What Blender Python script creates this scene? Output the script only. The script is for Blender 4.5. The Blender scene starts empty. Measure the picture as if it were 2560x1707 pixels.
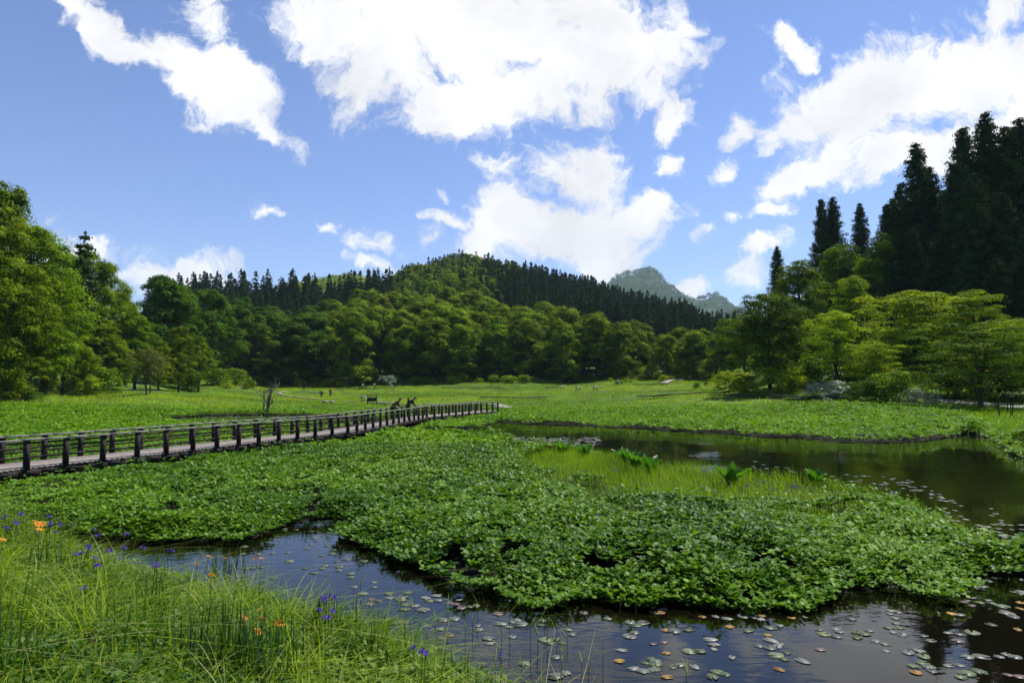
import bpy, math, random
import numpy as np
from mathutils import Vector

sc = bpy.context.scene
COL = sc.collection
rad = math.radians

# ------------------------------------------------------------------ camera, sky, sun, exposure
F = 1707.0            # focal length in photo pixels (24 mm lens, 2560 px wide frame)
HZ = 960.0            # horizon row
CX, CY = 1280.0, 853.5
PITCH = math.atan((HZ - CY) / F)
EYE = 3.1
cam_d = bpy.data.cameras.new('camera')
cam_d.lens = 24.0
cam_d.sensor_width = 36.0
cam_d.clip_start = 0.05
cam_d.clip_end = 20000
cam = bpy.data.objects.new('camera', cam_d)
COL.objects.link(cam)
cam.location = (0, 0, EYE)
cam.rotation_euler = (math.pi / 2 + PITCH, 0, 0)
sc.camera = cam

SUN_EL, SUN_ROT = rad(58), rad(48)
sd = bpy.data.lights.new('sun', 'SUN')
sd.energy = 5.0
sd.angle = rad(0.5)
sd.color = (1.0, 0.955, 0.87)
sun = bpy.data.objects.new('sun', sd)
COL.objects.link(sun)
sun.rotation_euler = Vector((math.cos(SUN_EL) * math.sin(SUN_ROT), math.cos(SUN_EL) * math.cos(SUN_ROT),
                             math.sin(SUN_EL))).to_track_quat('Z', 'Y').to_euler()

sc.view_settings.view_transform = 'Standard'
sc.view_settings.look = 'None'
sc.view_settings.exposure = 0.6
sc.view_settings.gamma = 1.0
sc.cycles.max_bounces = 6
sc.cycles.diffuse_bounces = 2
sc.cycles.glossy_bounces = 2
sc.cycles.transmission_bounces = 3
sc.cycles.transparent_max_bounces = 4
sc.cycles.volume_bounces = 0
sc.cycles.caustics_reflective = False
sc.cycles.caustics_refractive = False
sc.cycles.sample_clamp_indirect = 4.0
sc.cycles.use_denoising = True
sc.cycles.use_adaptive_sampling = True
sc.cycles.adaptive_threshold = 0.015


def px_dir(px, py):
    x = (px - CX) / F
    u = -(py - CY) / F
    c, s = math.cos(PITCH), math.sin(PITCH)
    return np.array([x, c - u * s, s + u * c])


class NT:
    """small helper round a node tree"""
    def __init__(self, tree):
        self.t = tree
        self.n = tree.nodes
        self.l = tree.links

    def node(self, kind, props=None, **ins):
        nd = self.n.new(kind)
        for k, v in (props or {}).items():
            setattr(nd, k, v)
        for k, v in ins.items():
            key = int(k[1:]) if k[0] == 'i' and k[1:].isdigit() else k.replace('_', ' ')
            sock = nd.inputs[key]
            if isinstance(v, bpy.types.NodeSocket):
                self.l.new(v, sock)
            else:
                sock.default_value = v
        return nd

    def math(self, op, a, b=0.0, clamp=False):
        nd = self.n.new('ShaderNodeMath')
        nd.operation = op
        nd.use_clamp = clamp
        for i, v in enumerate((a, b)):
            if isinstance(v, bpy.types.NodeSocket):
                self.l.new(v, nd.inputs[i])
            else:
                nd.inputs[i].default_value = v
        return nd.outputs[0]


def mixc(T, fac, a, b, mode='MIX'):
    nd = T.n.new('ShaderNodeMix')
    nd.data_type = 'RGBA'
    nd.blend_type = mode
    for idx, v in ((0, fac), (6, a), (7, b)):
        if isinstance(v, bpy.types.NodeSocket):
            T.l.new(v, nd.inputs[idx])
        else:
            nd.inputs[idx].default_value = v
    return nd.outputs[2]


world = bpy.data.worlds.new('World')
sc.world = world
world.use_nodes = True
W = NT(world.node_tree)
W.n.clear()
SKYS = 0.098
sky = W.node('ShaderNodeTexSky', dict(sky_type='NISHITA', sun_disc=False, sun_elevation=SUN_EL, sun_rotation=SUN_ROT,
                                      altitude=700, air_density=1.0, dust_density=0.15, ozone_density=2.2))
tc = W.node('ShaderNodeTexCoord')
sep = W.node('ShaderNodeSeparateXYZ', i0=tc.outputs['Generated'])
yy = W.math('MAXIMUM', sep.outputs[1], 0.05)
cu = W.math('DIVIDE', sep.outputs[0], yy)
cv = W.math('DIVIDE', sep.outputs[2], yy)
P = W.node('ShaderNodeCombineXYZ', i0=cu, i1=cv).outputs[0]
warp = W.node('ShaderNodeTexNoise', dict(noise_dimensions='2D'), Vector=P, Scale=5.0, Detail=5.0, Roughness=0.6)
wv = W.node('ShaderNodeVectorMath', dict(operation='SUBTRACT'), i0=warp.outputs['Color'], i1=(0.5, 0.5, 0.5))
wv = W.node('ShaderNodeVectorMath', dict(operation='SCALE'), i0=wv.outputs[0])
wv.inputs['Scale'].default_value = 0.13
PW = W.node('ShaderNodeVectorMath', dict(operation='ADD'), i0=P, i1=wv.outputs[0]).outputs[0]
# cloud banks: (x, y, half width, half height, tilt) measured on a 2352-wide copy of the view
CL = [(1100, 50, 470, 150, 0), (880, 120, 190, 150, -28), (1090, 225, 280, 105, 0), (1370, 120, 230, 150, 8),
      (740, 40, 160, 110, 0), (1545, 80, 90, 40, 30), (1550, 262, 75, 62, 0), (1480, 205, 110, 60, 0),
      (1320, 410, 150, 150, 0), (1250, 530, 270, 92, 0), (1030, 500, 125, 32, -12), (1480, 492, 125, 75, 0),
      (1370, 580, 110, 42, 0), (1540, 392, 62, 36, 0), (1010, 445, 50, 22, -25), (1150, 380, 45, 40, 0),
      (250, 85, 180, 62, -24), (410, 125, 120, 60, -20), (510, 205, 170, 85, -38), (600, 285, 115, 62, -32),
      (490, 70, 95, 55, -40), (150, 45, 90, 40, -30), (500, 15, 90, 30, 0),
      (1985, 230, 260, 150, 20), (1850, 420, 150, 60, 22), (2110, 350, 290, 82, 0), (1690, 400, 85, 42, 42),
      (2240, 180, 200, 140, 0), (2400, 270, 180, 130, 0), (1810, 120, 75, 36, -25), (1715, 285, 52, 78, 0),
      (2310, 20, 130, 55, 10), (1780, 504, 80, 30, 8), (1745, 580, 68, 36, 6), (1725, 658, 70, 44, 0),
      (1595, 562, 50, 26, 0), (1570, 665, 60, 28, 0), (1665, 515, 40, 20, 0), (650, 502, 62, 20, -14),
      (760, 540, 45, 18, -30), (860, 577, 72, 26, -18), (860, 620, 60, 20, -20), (390, 622, 165, 62, -6),
      (300, 585, 60, 34, 0), (480, 615, 80, 30, 0), (85, 530, 80, 60, -15), (150, 585, 110, 40, 0)]
K = 2560 / 2352.0
field = None
for (x, y, rx, ry, rot) in CL:
    d = px_dir(x * K, y * K)
    m = W.node('ShaderNodeMapping', dict(vector_type='TEXTURE'), i0=PW)
    m.inputs['Location'].default_value = (d[0] / d[1], d[2] / d[1], 0)
    m.inputs['Rotation'].default_value = (0, 0, rad(rot))
    m.inputs['Scale'].default_value = (rx * K / F * 1.3, ry * K / F * 1.3, 1)
    g = W.node('ShaderNodeTexGradient', dict(gradient_type='SPHERICAL'), i0=m.outputs[0]).outputs['Fac']
    g = W.math('MULTIPLY', g, min(3.3, 1.05 + rx / 85.0))
    field = g if field is None else W.math('MAXIMUM', field, g)
front = W.math('GREATER_THAN', sep.outputs[1], 0.06)
# unseen clouds added for the lighting, kept sparse so the fill stays low
bn = W.node('ShaderNodeTexNoise', Vector=tc.outputs['Generated'], Scale=2.2, Detail=3.0)
back = W.math('MULTIPLY', W.math('SUBTRACT', bn.outputs[0], 0.62), 6.0)
outside = W.math('GREATER_THAN', cv, 0.70)
field = W.math('MULTIPLY', field, front)
back = W.math('MULTIPLY', back, W.math('MAXIMUM', W.math('SUBTRACT', 1.0, front), outside))
field = W.math('MINIMUM', W.math('MAXIMUM', field, back), 2.5)
nz = W.node('ShaderNodeTexNoise', dict(noise_dimensions='2D'), Vector=PW, Scale=9.0, Detail=12.0, Roughness=0.68)
a = W.math('ADD', field, W.math('MULTIPLY', W.math('SUBTRACT', nz.outputs[0], 0.5), 5.2))
al = W.node('ShaderNodeMapRange', dict(interpolation_type='SMOOTHSTEP'), i0=a, i1=0.55, i2=1.75)
al = W.math('MULTIPLY', al.outputs[0], W.math('GREATER_THAN', field, 0.0))
al = W.math('MULTIPLY', al, W.math('GREATER_THAN', sep.outputs[2], -0.02))
sh = W.node('ShaderNodeTexNoise', dict(noise_dimensions='2D'), Vector=PW, Scale=6.0, Detail=6.0, Roughness=0.55)
shr = W.node('ShaderNodeMapRange', i0=sh.outputs[0], i1=0.3, i2=0.66, i3=0.80, i4=1.03)  # shading of the clouds, painted into their colour by noise
ccol = W.node('ShaderNodeVectorMath', dict(operation='SCALE'), i0=(0.76 / SKYS, 0.76 / SKYS, 0.77 / SKYS))
W.l.new(shr.outputs[0], ccol.inputs['Scale'])
skyc = mixc(W, 1.0, sky.outputs[0], (0.88, 0.90, 1.09, 1), 'MULTIPLY')
final = mixc(W, al, skyc, ccol.outputs[0])
bg = W.node('ShaderNodeBackground', i0=final, i1=SKYS)
wo = W.node('ShaderNodeOutputWorld', i0=bg.outputs[0])

# ------------------------------------------------------------------ terrain
rng = np.random.default_rng(7)


def vnoise(x, y, s, seed=0):
    x = np.asarray(x, float) / s + seed * 17.3
    y = np.asarray(y, float) / s + seed * 9.1
    xi, yi = np.floor(x).astype(np.int64), np.floor(y).astype(np.int64)
    fx, fy = x - xi, y - yi
    fx, fy = fx * fx * (3 - 2 * fx), fy * fy * (3 - 2 * fy)

    def h(i, j):
        v = np.sin(i * 127.1 + j * 311.7 + seed * 5.3) * 43758.5453
        return v - np.floor(v)
    return (h(xi, yi) * (1 - fx) + h(xi + 1, yi) * fx) * (1 - fy) + (h(xi, yi + 1) * (1 - fx) + h(xi + 1, yi + 1) * fx) * fy


TC = {  # photo column: (depth, height) pairs
    -600: [(40, .02), (60, 1.5), (100, 5), (200, 20), (400, 50), (1000, 60)],
    0: [(50, .02), (75, 1.7), (100, 4), (150, 12), (250, 28), (400, 45), (1000, 60)],
    200: [(55, .02), (80, 1.2), (95, 1.6), (150, 8), (250, 24), (400, 40), (1000, 60)],
    365: [(60, .02), (90, 1.8), (110, 2.3), (150, 6), (250, 20), (330, 32), (400, 32), (1000, 60)],
    500: [(65, .02), (100, 1), (130, 2), (160, 6), (250, 22), (320, 34), (400, 34), (600, 60), (850, 85), (1500, 60)],
    700: [(65, .02), (100, .3), (128, .75), (140, 1.6), (160, 2.2), (200, 8), (250, 20), (320, 34), (400, 30), (850, 119), (1500, 80)],
    870: [(65, .02), (100, .3), (128, .75), (140, 1.6), (160, 2.4), (200, 8), (250, 20), (320, 34), (400, 34), (850, 132), (1500, 80)],
    960: [(65, .02), (100, .35), (128, .9), (142, 1.8), (163, 3.0), (200, 9), (280, 27), (400, 50), (520, 68), (850, 118), (1500, 80)],
    1030: [(65, .02), (100, .35), (128, .9), (142, 1.8), (163, 3.2), (200, 9), (280, 27), (400, 58), (520, 79), (650, 75), (1500, 80)],
    1150: [(65, .02), (100, .4), (142, 1.9), (165, 3.6), (200, 9), (280, 28), (400, 62), (520, 89), (650, 75), (1500, 80)],
    1300: [(65, .02), (100, .4), (142, 2.0), (165, 3.6), (200, 9), (280, 26), (400, 58), (520, 80), (650, 65), (1500, 70)],
    1450: [(65, .02), (100, .5), (142, 2.0), (165, 3.6), (200, 8), (280, 22), (400, 50), (520, 69), (650, 50), (1500, 60)],
    1600: [(62, .02), (90, .7), (142, 3.2), (165, 4.2), (200, 8), (280, 19), (400, 41), (520, 54), (650, 40), (1500, 60)],
    1700: [(60, .02), (80, .8), (110, 2.2), (150, 3.9), (200, 8), (280, 17), (400, 36), (520, 46), (650, 30), (1500, 60)],
    1790: [(60, .02), (78, 1.0), (110, 2.5), (150, 4.2), (200, 8), (280, 15), (400, 28), (520, 35), (650, 30), (1500, 60)],
    1850: [(60, .02), (78, 1.2), (100, 2.8), (130, 5), (160, 8), (280, 16), (400, 24), (520, 29), (1500, 40)],
    1950: [(60, .02), (78, 1.5), (88, 2.4), (110, 8), (140, 16), (200, 26), (300, 30), (520, 30), (1500, 40)],
    2100: [(50, .02), (72, 1.5), (85, 3), (110, 10), (140, 19), (200, 34), (1500, 60)],
    2310: [(42, .02), (65, 1.2), (80, 4), (115, 15), (150, 28), (200, 42), (1500, 70)],
    2485: [(38, .1), (50, .6), (63, 1.1), (70, 2), (100, 13), (150, 30), (200, 42), (1500, 70)],
    2800: [(25, .3), (50, 1), (65, 2), (100, 15), (150, 32), (1500, 70)],
    4200: [(18, .3), (40, 1.5), (60, 5), (100, 18), (150, 34), (1500, 70)],
}
TCX = np.array(sorted(TC), float)
DS = np.concatenate([np.linspace(0, 300, 151), np.linspace(305, 900, 120), [1000, 1500, 4000]])
TAB = np.array([np.interp(DS, [0] + [q[0] for q in TC[int(k)]], [.02 if k < 2500 else .3] + [q[1] for q in TC[int(k)]]) for k in TCX])
ker = np.array([1, 2, 3, 2, 1]) / 9.0
for i in range(len(TAB)):
    TAB[i] = np.convolve(np.pad(TAB[i], 2, mode='edge'), ker, mode='valid')


def G(px, py, z=0.0):
    d = px_dir(px, py)
    t = (z - EYE) / d[2]
    return (d[0] * t, d[1] * t)


BANK = np.array([(-40, 13), (-14, 11.4), (-7.6, 10.9), (-4.7, 9.3), (-2.9, 8.9), (-1.3, 8.0), (.1, 6.7), (1.6, 5.2), (4.5, 2.2), (9, -2), (14, -14)], float)
POND = [(1050, 1078), (1120, 1075), (1190, 1073), (1222, 1064), (1250, 1057), (1330, 1063), (1450, 1066), (1530, 1071), (1600, 1073), (1700, 1081),
        (1800, 1085), (1900, 1094), (2000, 1098), (2100, 1107), (2200, 1109), (2290, 1107), (2370, 1096), (2420, 1084),
        (2470, 1092), (2500, 1112), (2530, 1135), (2620, 1160), (2800, 1300), (2900, 1500)]
poly = [G(*p) for p in POND] + [(12, 3), (9, -2), (4, -2), (-3, 4), (-9, 8), (-14, 10)]
BEDF = [(-900, 1290), (-200, 1318), (120, 1322), (330, 1352), (430, 1356), (520, 1346), (580, 1358), (640, 1344), (690, 1322), (760, 1306), (850, 1300), (890, 1322),
        (870, 1350), (920, 1366), (960, 1378), (1010, 1402), (1070, 1424), (1120, 1466), (1180, 1478), (1250, 1470), (1300, 1498), (1360, 1520),
        (1440, 1496), (1520, 1512), (1600, 1522), (1660, 1502), (1750, 1520), (1830, 1528), (1900, 1508), (1980, 1520), (2050, 1488),
        (2110, 1470), (2170, 1482), (2230, 1462), (2300, 1490), (2360, 1500), (2400, 1462), (2450, 1440), (2560, 1440), (2680, 1420), (2680, 1392), (2560, 1385),
        (2480, 1392), (2440, 1360), (2390, 1345), (2330, 1310), (2290, 1282), (2230, 1254), (2150, 1237), (2050, 1216), (1950, 1200), (1830, 1188),
        (1700, 1173), (1600, 1162), (1500, 1140), (1400, 1123), (1300, 1110), (1250, 1101), (1200, 1097), (1120, 1092), (1050, 1090)]
poly += [G(*p) for p in BEDF]
POLY1 = np.array(poly)
POLY2 = np.array([G(*p) for p in [(395, 1056), (430, 1047), (520, 1040), (600, 1038), (720, 1040), (860, 1046), (960, 1056), (1060, 1073), (1060, 1088),
                                  (940, 1084), (860, 1073), (700, 1064), (560, 1066), (440, 1066)]])


def inside(poly, x, y):
    r = np.zeros(x.shape, bool)
    n = len(poly)
    for i in range(n):
        x0, y0 = poly[i]
        x1, y1 = poly[(i + 1) % n]
        if y0 == y1:
            continue
        c = ((y0 > y) != (y1 > y)) & (x < (x1 - x0) * (y - y0) / (y1 - y0) + x0)
        r ^= c
    return r


def pdist(poly, x, y, closed=True):
    best = np.full(x.shape, 1e9)
    n = len(poly)
    for i in range(n if closed else n - 1):
        x0, y0 = poly[i]
        x1, y1 = poly[(i + 1) % n]
        dx, dy = x1 - x0, y1 - y0
        t = np.clip(((x - x0) * dx + (y - y0) * dy) / (dx * dx + dy * dy + 1e-12), 0, 1)
        best = np.minimum(best, (x - x0 - t * dx) ** 2 + (y - y0 - t * dy) ** 2)
    return np.sqrt(best)


BPOLY = np.vstack([BANK, [(14, -60), (-60, -60), (-60, 13)]])


def bank_height(x, y):
    """height of the near bank, negative distance outside it"""
    ins = inside(BPOLY, x, y)
    d = pdist(BANK, x, y, False)
    hx = np.interp(x, [-9, -7, -4.7, -2.7, -1, 1], [1.1, 1.0, .62, .42, .25, .12])
    z = hx * np.clip(d / 0.7, 0, 1) + np.minimum(0.13 * d, 1.5 - hx) + 0.05
    return ins, d, z


def ground(x, y, coarse=False):
    x = np.asarray(x, float)
    y = np.asarray(y, float)
    shp = x.shape
    x = x.ravel()
    y = y.ravel()
    yc = np.maximum(y, 1.0)
    X = np.clip(CX + F * x / np.maximum(yc, 8.0), TCX[0], TCX[-1])
    j = np.clip(np.searchsorted(TCX, X) - 1, 0, len(TCX) - 2)
    f = (X - TCX[j]) / (TCX[j + 1] - TCX[j])
    f = f * f * (3 - 2 * f)
    k = np.clip(np.searchsorted(DS, yc) - 1, 0, len(DS) - 2)
    g = (np.minimum(yc, 4000) - DS[k]) / (DS[k + 1] - DS[k])
    z = (TAB[j, k] * (1 - g) + TAB[j, k + 1] * g) * (1 - f) + (TAB[j + 1, k] * (1 - g) + TAB[j + 1, k + 1] * g) * f
    z = z + (vnoise(x, y, 9, 2) - .5) * np.clip((yc - 60) / 200, 0, 1) * 2.0
    z = np.maximum(z, .02)
    near = (y < 90)
    for pl in (POLY1, POLY2):
        ins = inside(pl, x[near], y[near])
        d = pdist(pl, x[near], y[near])
        dd = np.where(ins, d, -d)
        zz = z[near]
        zz = np.where(ins, np.minimum(zz, 0.04 - np.clip(dd / 0.12, 0, 1) * 0.6), zz)
        z[near] = zz
    ins, d, zb = bank_height(x, y)
    z = np.where(ins, zb, z)
    return z.reshape(shp)


def gz(x, y):
    return float(ground(np.array([x]), np.array([y]))[0])


def hit(px, py, h=0.0):
    """where a ray of the photo first comes down to h above the ground"""
    d = px_dir(px, py)
    ts = np.concatenate([np.arange(3.5, 40, .05), np.arange(40, 700, .25)]) / d[1]
    z = EYE + d[2] * ts
    g = np.maximum(ground(d[0] * ts, d[1] * ts), 0.0) + h
    k = np.where(z <= g)[0]
    t = ts[k[0]] if len(k) else ts[-1]
    return d[0] * t, d[1] * t, max(gz(d[0] * t, d[1] * t), 0.0)


def at(px, depth):
    x = (px - CX) / (F * math.cos(PITCH)) * depth  # close enough for placing by column
    return x, depth, gz(x, depth)


# ------------------------------------------------------------------ mesh helpers
def mesh_obj(name, V, faces, mats, parent=None, tint=None, matidx=None, smooth=False):
    """faces: list of (m,k) index arrays of quads / tris"""
    me = bpy.data.meshes.new(name)
    V = np.asarray(V, np.float32)
    me.vertices.add(len(V))
    me.vertices.foreach_set('co', V.ravel())
    tot = sum(f.shape[0] * f.shape[1] for f in faces)
    nf = sum(f.shape[0] for f in faces)
    me.loops.add(tot)
    me.polygons.add(nf)
    me.loops.foreach_set('vertex_index', np.concatenate([f.ravel() for f in faces]).astype(np.int32))
    cnt = np.concatenate([np.full(f.shape[0], f.shape[1]) for f in faces])
    st = np.concatenate([[0], np.cumsum(cnt)[:-1]])
    me.polygons.foreach_set('loop_start', st.astype(np.int32))
    me.polygons.foreach_set('loop_total', cnt.astype(np.int32))
    if matidx is not None:
        me.polygons.foreach_set('material_index', np.asarray(matidx, np.int32))
    for m in (mats if isinstance(mats, (list, tuple)) else [mats]):
        me.materials.append(m)
    me.update(calc_edges=True)
    if tint is not None:
        at_ = me.attributes.new('tint', 'FLOAT', 'FACE')
        at_.data.foreach_set('value', np.asarray(tint, np.float32))
    if smooth:
        me.polygons.foreach_set('use_smooth', np.ones(nf, bool))
    ob = bpy.data.objects.new(name, me)
    COL.objects.link(ob)
    if parent is not None:
        ob.parent = parent
    return ob


def norm(v):
    return v / (np.linalg.norm(v, axis=-1, keepdims=True) + 1e-9)


def frames(N, r):
    """tangent frames with a random turn round the normals"""
    N = norm(N)
    a = np.where(np.abs(N[:, 2:3]) < 0.9, np.array([[0, 0, 1.]]), np.array([[1., 0, 0]]))
    T = norm(np.cross(a, N))
    B = np.cross(N, T)
    th = r.uniform(0, 2 * math.pi, (len(N), 1))
    return T * np.cos(th) + B * np.sin(th), B * np.cos(th) - T * np.sin(th), N


def stamp(tv, tf, P, T, B, N, S):
    """copies of template (tv, tf) placed in the given frames; returns verts, faces"""
    S = np.asarray(S, float).reshape(len(P), 1, -1)
    t = tv[None] * S
    V = P[:, None, :] + t[..., 0:1] * T[:, None, :] + t[..., 1:2] * B[:, None, :] + t[..., 2:3] * N[:, None, :]
    Fc = tf[None] + (np.arange(len(P)) * len(tv))[:, None, None]
    return V.reshape(-1, 3), Fc.reshape(-1, tf.shape[1])


class MB:
    """collects pieces of one mesh"""
    def __init__(self):
        self.V, self.F, self.n, self.M, self.T = [], [], 0, [], []

    def add(self, V, Fc, mat=0, tint=0.5):
        V = np.asarray(V, float)
        Fc = np.asarray(Fc)
        self.V.append(V)
        self.F.append(Fc + self.n)
        self.n += len(V)
        self.M.append(np.full(len(Fc), mat))
        self.T.append(np.broadcast_to(np.asarray(tint, float), (len(Fc),)))

    def box(self, c, size, rz=0.0, mat=0, tilt=0.0, taper=1.0):
        x, y, z = [s / 2 for s in size]
        v = np.array([(-x, -y, -z), (x, -y, -z), (x, y, -z), (-x, y, -z), (-x * taper, -y * taper, z), (x * taper, -y * taper, z), (x * taper, y * taper, z), (-x * taper, y * taper, z)])
        ct, s_ = math.cos(tilt), math.sin(tilt)
        v = np.stack([v[:, 0], v[:, 1] * ct - v[:, 2] * s_, v[:, 1] * s_ + v[:, 2] * ct], 1)
        ca, sa = math.cos(rz), math.sin(rz)
        v = np.stack([v[:, 0] * ca - v[:, 1] * sa, v[:, 0] * sa + v[:, 1] * ca, v[:, 2]], 1) + np.array(c)
        f = [(0, 3, 2, 1), (4, 5, 6, 7), (0, 1, 5, 4), (1, 2, 6, 5), (2, 3, 7, 6), (3, 0, 4, 7)]
        self.add(v, f, mat)

    def beam(self, p, q, w, h, mat=0, up=(0, 0, 1)):
        """a rectangular beam from p to q"""
        p, q = np.array(p, float), np.array(q, float)
        d = norm(q - p)
        s = norm(np.cross(d, np.array(up, float)))
        u = np.cross(s, d)
        v = [o + s * a * w / 2 + u * b * h / 2 for o in (p, q) for a, b in ((-1, -1), (1, -1), (1, 1), (-1, 1))]
        f = [(0, 1, 2, 3), (7, 6, 5, 4), (0, 4, 5, 1), (1, 5, 6, 2), (2, 6, 7, 3), (3, 7, 4, 0)]
        self.add(v, f, mat)

    def tube(self, pts, radii, sides=7, mat=0, cap=True, tint=0.5):
        pts = np.asarray(pts, float)
        rings = []
        for i, p in enumerate(pts):
            d = norm(pts[min(i + 1, len(pts) - 1)] - pts[max(i - 1, 0)])
            a = np.array([1., 0, 0]) if abs(d[0]) < .8 else np.array([0, 1., 0])
            s = norm(np.cross(d, a))
            t = np.cross(d, s)
            an = np.arange(sides) * 2 * math.pi / sides
            rings.append(p + radii[i] * (np.cos(an)[:, None] * s + np.sin(an)[:, None] * t))
        V = np.concatenate(rings)
        f = []
        for i in range(len(pts) - 1):
            for k in range(sides):
                k2 = (k + 1) % sides
                f.append((i * sides + k, i * sides + k2, (i + 1) * sides + k2, (i + 1) * sides + k))
        self.add(V, f, mat, tint)

    def build(self, name, mats, parent=None, smooth=False):
        fs = {}
        order = []
        mi, ti = [], []
        for k in (3, 4, 5, 6):
            sel = [(f, m, t) for f, m, t in zip(self.F, self.M, self.T) if f.shape[1] == k]
            if sel:
                order.append(np.concatenate([s[0] for s in sel]))
                mi.append(np.concatenate([s[1] for s in sel]))
                ti.append(np.concatenate([s[2] for s in sel]))
        return mesh_obj(name, np.concatenate(self.V), order, mats, parent, tint=np.concatenate(ti), matidx=np.concatenate(mi), smooth=smooth)


def tag(o, label=None, cat=None, group=None, kind=None):
    if label:
        o['label'] = label
    if cat:
        o['category'] = cat
    if group:
        o['group'] = group
    if kind:
        o['kind'] = kind
    return o


def empty(name, loc, rz=0.0, s=1.0):
    o = bpy.data.objects.new(name, None)
    o.empty_display_size = 0.2
    o.location = loc
    o.rotation_euler = (0, 0, rz)
    o.scale = (s, s, s) if isinstance(s, (int, float)) else s
    COL.objects.link(o)
    return o


def link_copy(src, name, parent):
    c = src.copy()
    c.name = name
    COL.objects.link(c)
    c.parent = parent
    return c


# ------------------------------------------------------------------ materials
def new_mat(name):
    m = bpy.data.materials.new(name)
    m.use_nodes = True
    T = NT(m.node_tree)
    T.n.clear()
    return m, T


def leaf_mat(name, col, col2, trans=0.3, rough=0.5, spec=0.4, vary=0.5, tcol=None):
    """leaf blades: tint attribute runs from col to col2, each plant shifts a little"""
    m, T = new_mat(name)
    at_ = T.node('ShaderNodeAttribute', dict(attribute_name='tint'))
    c = mixc(T, at_.outputs['Fac'], (*col, 1), (*col2, 1))
    oi = T.node('ShaderNodeObjectInfo')
    v = T.node('ShaderNodeMapRange', i0=oi.outputs['Random'], i3=1 - vary * .5, i4=1 + vary * .5)
    hs = T.node('ShaderNodeHueSaturation', Color=c)
    T.l.new(v.outputs[0], hs.inputs['Value'])
    wn = T.node('ShaderNodeTexWhiteNoise', dict(noise_dimensions='1D'))
    T.l.new(oi.outputs['Random'], wn.inputs['W'])
    hh = T.node('ShaderNodeMapRange', i0=wn.outputs[0], i3=0.5 - .022 * vary * 2, i4=0.5 + .015 * vary * 2)
    T.l.new(hh.outputs[0], hs.inputs['Hue'])
    p = T.node('ShaderNodeBsdfPrincipled', Roughness=rough)
    p.inputs['Specular IOR Level'].default_value = spec
    T.l.new(hs.outputs[0], p.inputs['Base Color'])
    tr = T.node('ShaderNodeBsdfTranslucent')
    tm = mixc(T, 1.0, hs.outputs[0], (*(tcol or (1.45, 1.38, .4)), 1), 'MULTIPLY')
    T.l.new(tm, tr.inputs[0])
    mx = T.node('ShaderNodeMixShader', i0=trans, i1=p.outputs[0], i2=tr.outputs[0])
    T.node('ShaderNodeOutputMaterial', i0=mx.outputs[0])
    return m


def plain_mat(name, col, col2=None, scale=8.0, rough=0.8, spec=0.3, stretch=(1, 1, 1), bump=0.0, detail=6):
    m, T = new_mat(name)
    tcn = T.node('ShaderNodeTexCoord')
    mp = T.node('ShaderNodeMapping', i0=tcn.outputs['Object'])
    mp.inputs['Scale'].default_value = stretch
    nn = T.node('ShaderNodeTexNoise', Vector=mp.outputs[0], Scale=scale, Detail=detail, Roughness=.65)
    r = T.node('ShaderNodeMapRange', i0=nn.outputs[0], i1=.32, i2=.68)
    c = mixc(T, r.outputs[0], (*col, 1), (*(col2 or col), 1))
    p = T.node('ShaderNodeBsdfPrincipled', Roughness=rough)
    p.inputs['Specular IOR Level'].default_value = spec
    T.l.new(c, p.inputs['Base Color'])
    if bump:
        b = T.node('ShaderNodeBump', Height=nn.outputs[0], Strength=bump)
        b.inputs['Distance'].default_value = .05
        T.l.new(b.outputs[0], p.inputs['Normal'])
    T.node('ShaderNodeOutputMaterial', i0=p.outputs[0])
    return m


M = {}
M['leaf_mid'] = leaf_mat('broadleaf_green', (.036, .086, .004), (.205, .295, .010), .30, .7, .03, .45)
M['leaf_dark'] = leaf_mat('broadleaf_deep_green', (.024, .064, .006), (.095, .180, .010), .28, .7, .03, .4)
M['leaf_lime'] = leaf_mat('broadleaf_lime', (.085, .155, .006), (.31, .41, .014), .36, .7, .03, .25)
M['leaf_olive'] = leaf_mat('broadleaf_olive', (.07, .09, .016), (.17, .20, .04), .38, .6, .1, .2)
M['leaf_white'] = leaf_mat('blossom_and_leaf', (.05, .09, .02), (.55, .62, .42), .25, .5, .3, .1, (1, 1, .8))
M['needle'] = leaf_mat('conifer_needles', (.012, .030, .008), (.034, .066, .014), .12, .8, .02, .5, (1.2, 1.2, .6))
M['needle_near'] = leaf_mat('tall_conifer_needles', (.010, .026, .007), (.045, .085, .016), .15, .8, .03, .4, (1.2, 1.2, .6))
M['bean'] = leaf_mat('bogbean_leaves', (.026, .088, .005), (.140, .275, .012), .30, .5, .16, 0)
M['bean_far'] = leaf_mat('bogbean_leaves_far', (.055, .145, .007), (.150, .290, .012), .30, .6, .08, 0)
M['grass'] = leaf_mat('grass_blades', (.045, .12, .006), (.28, .38, .025), .42, .5, .15, 0)
M['grass_yellow'] = leaf_mat('yellow_green_grass', (.055, .15, .007), (.22, .36, .014), .42, .6, .06, 0)
M['meadow'] = leaf_mat('meadow_grass', (.085, .185, .006), (.30, .41, .014), .42, .7, .04, 0)
M['forb'] = leaf_mat('bank_herbs', (.035, .10, .010), (.16, .25, .03), .40, .5, .2, 0)
M['grass_pale'] = leaf_mat('pale_grass_blades', (.12, .18, .03), (.40, .38, .17), .4, .5, .2, 0)
M['sword'] = leaf_mat('sword_leaves', (.018, .065, .012), (.05, .13, .02), .3, .4, .4, .3)
M['cabbage'] = leaf_mat('skunk_cabbage_leaves', (.030, .12, .010), (.075, .20, .016), .36, .4, .3, .2)
M['pad'] = leaf_mat('lily_pad_green', (.05, .07, .03), (.12, .14, .07), .0, .45, .22, .5)
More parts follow.
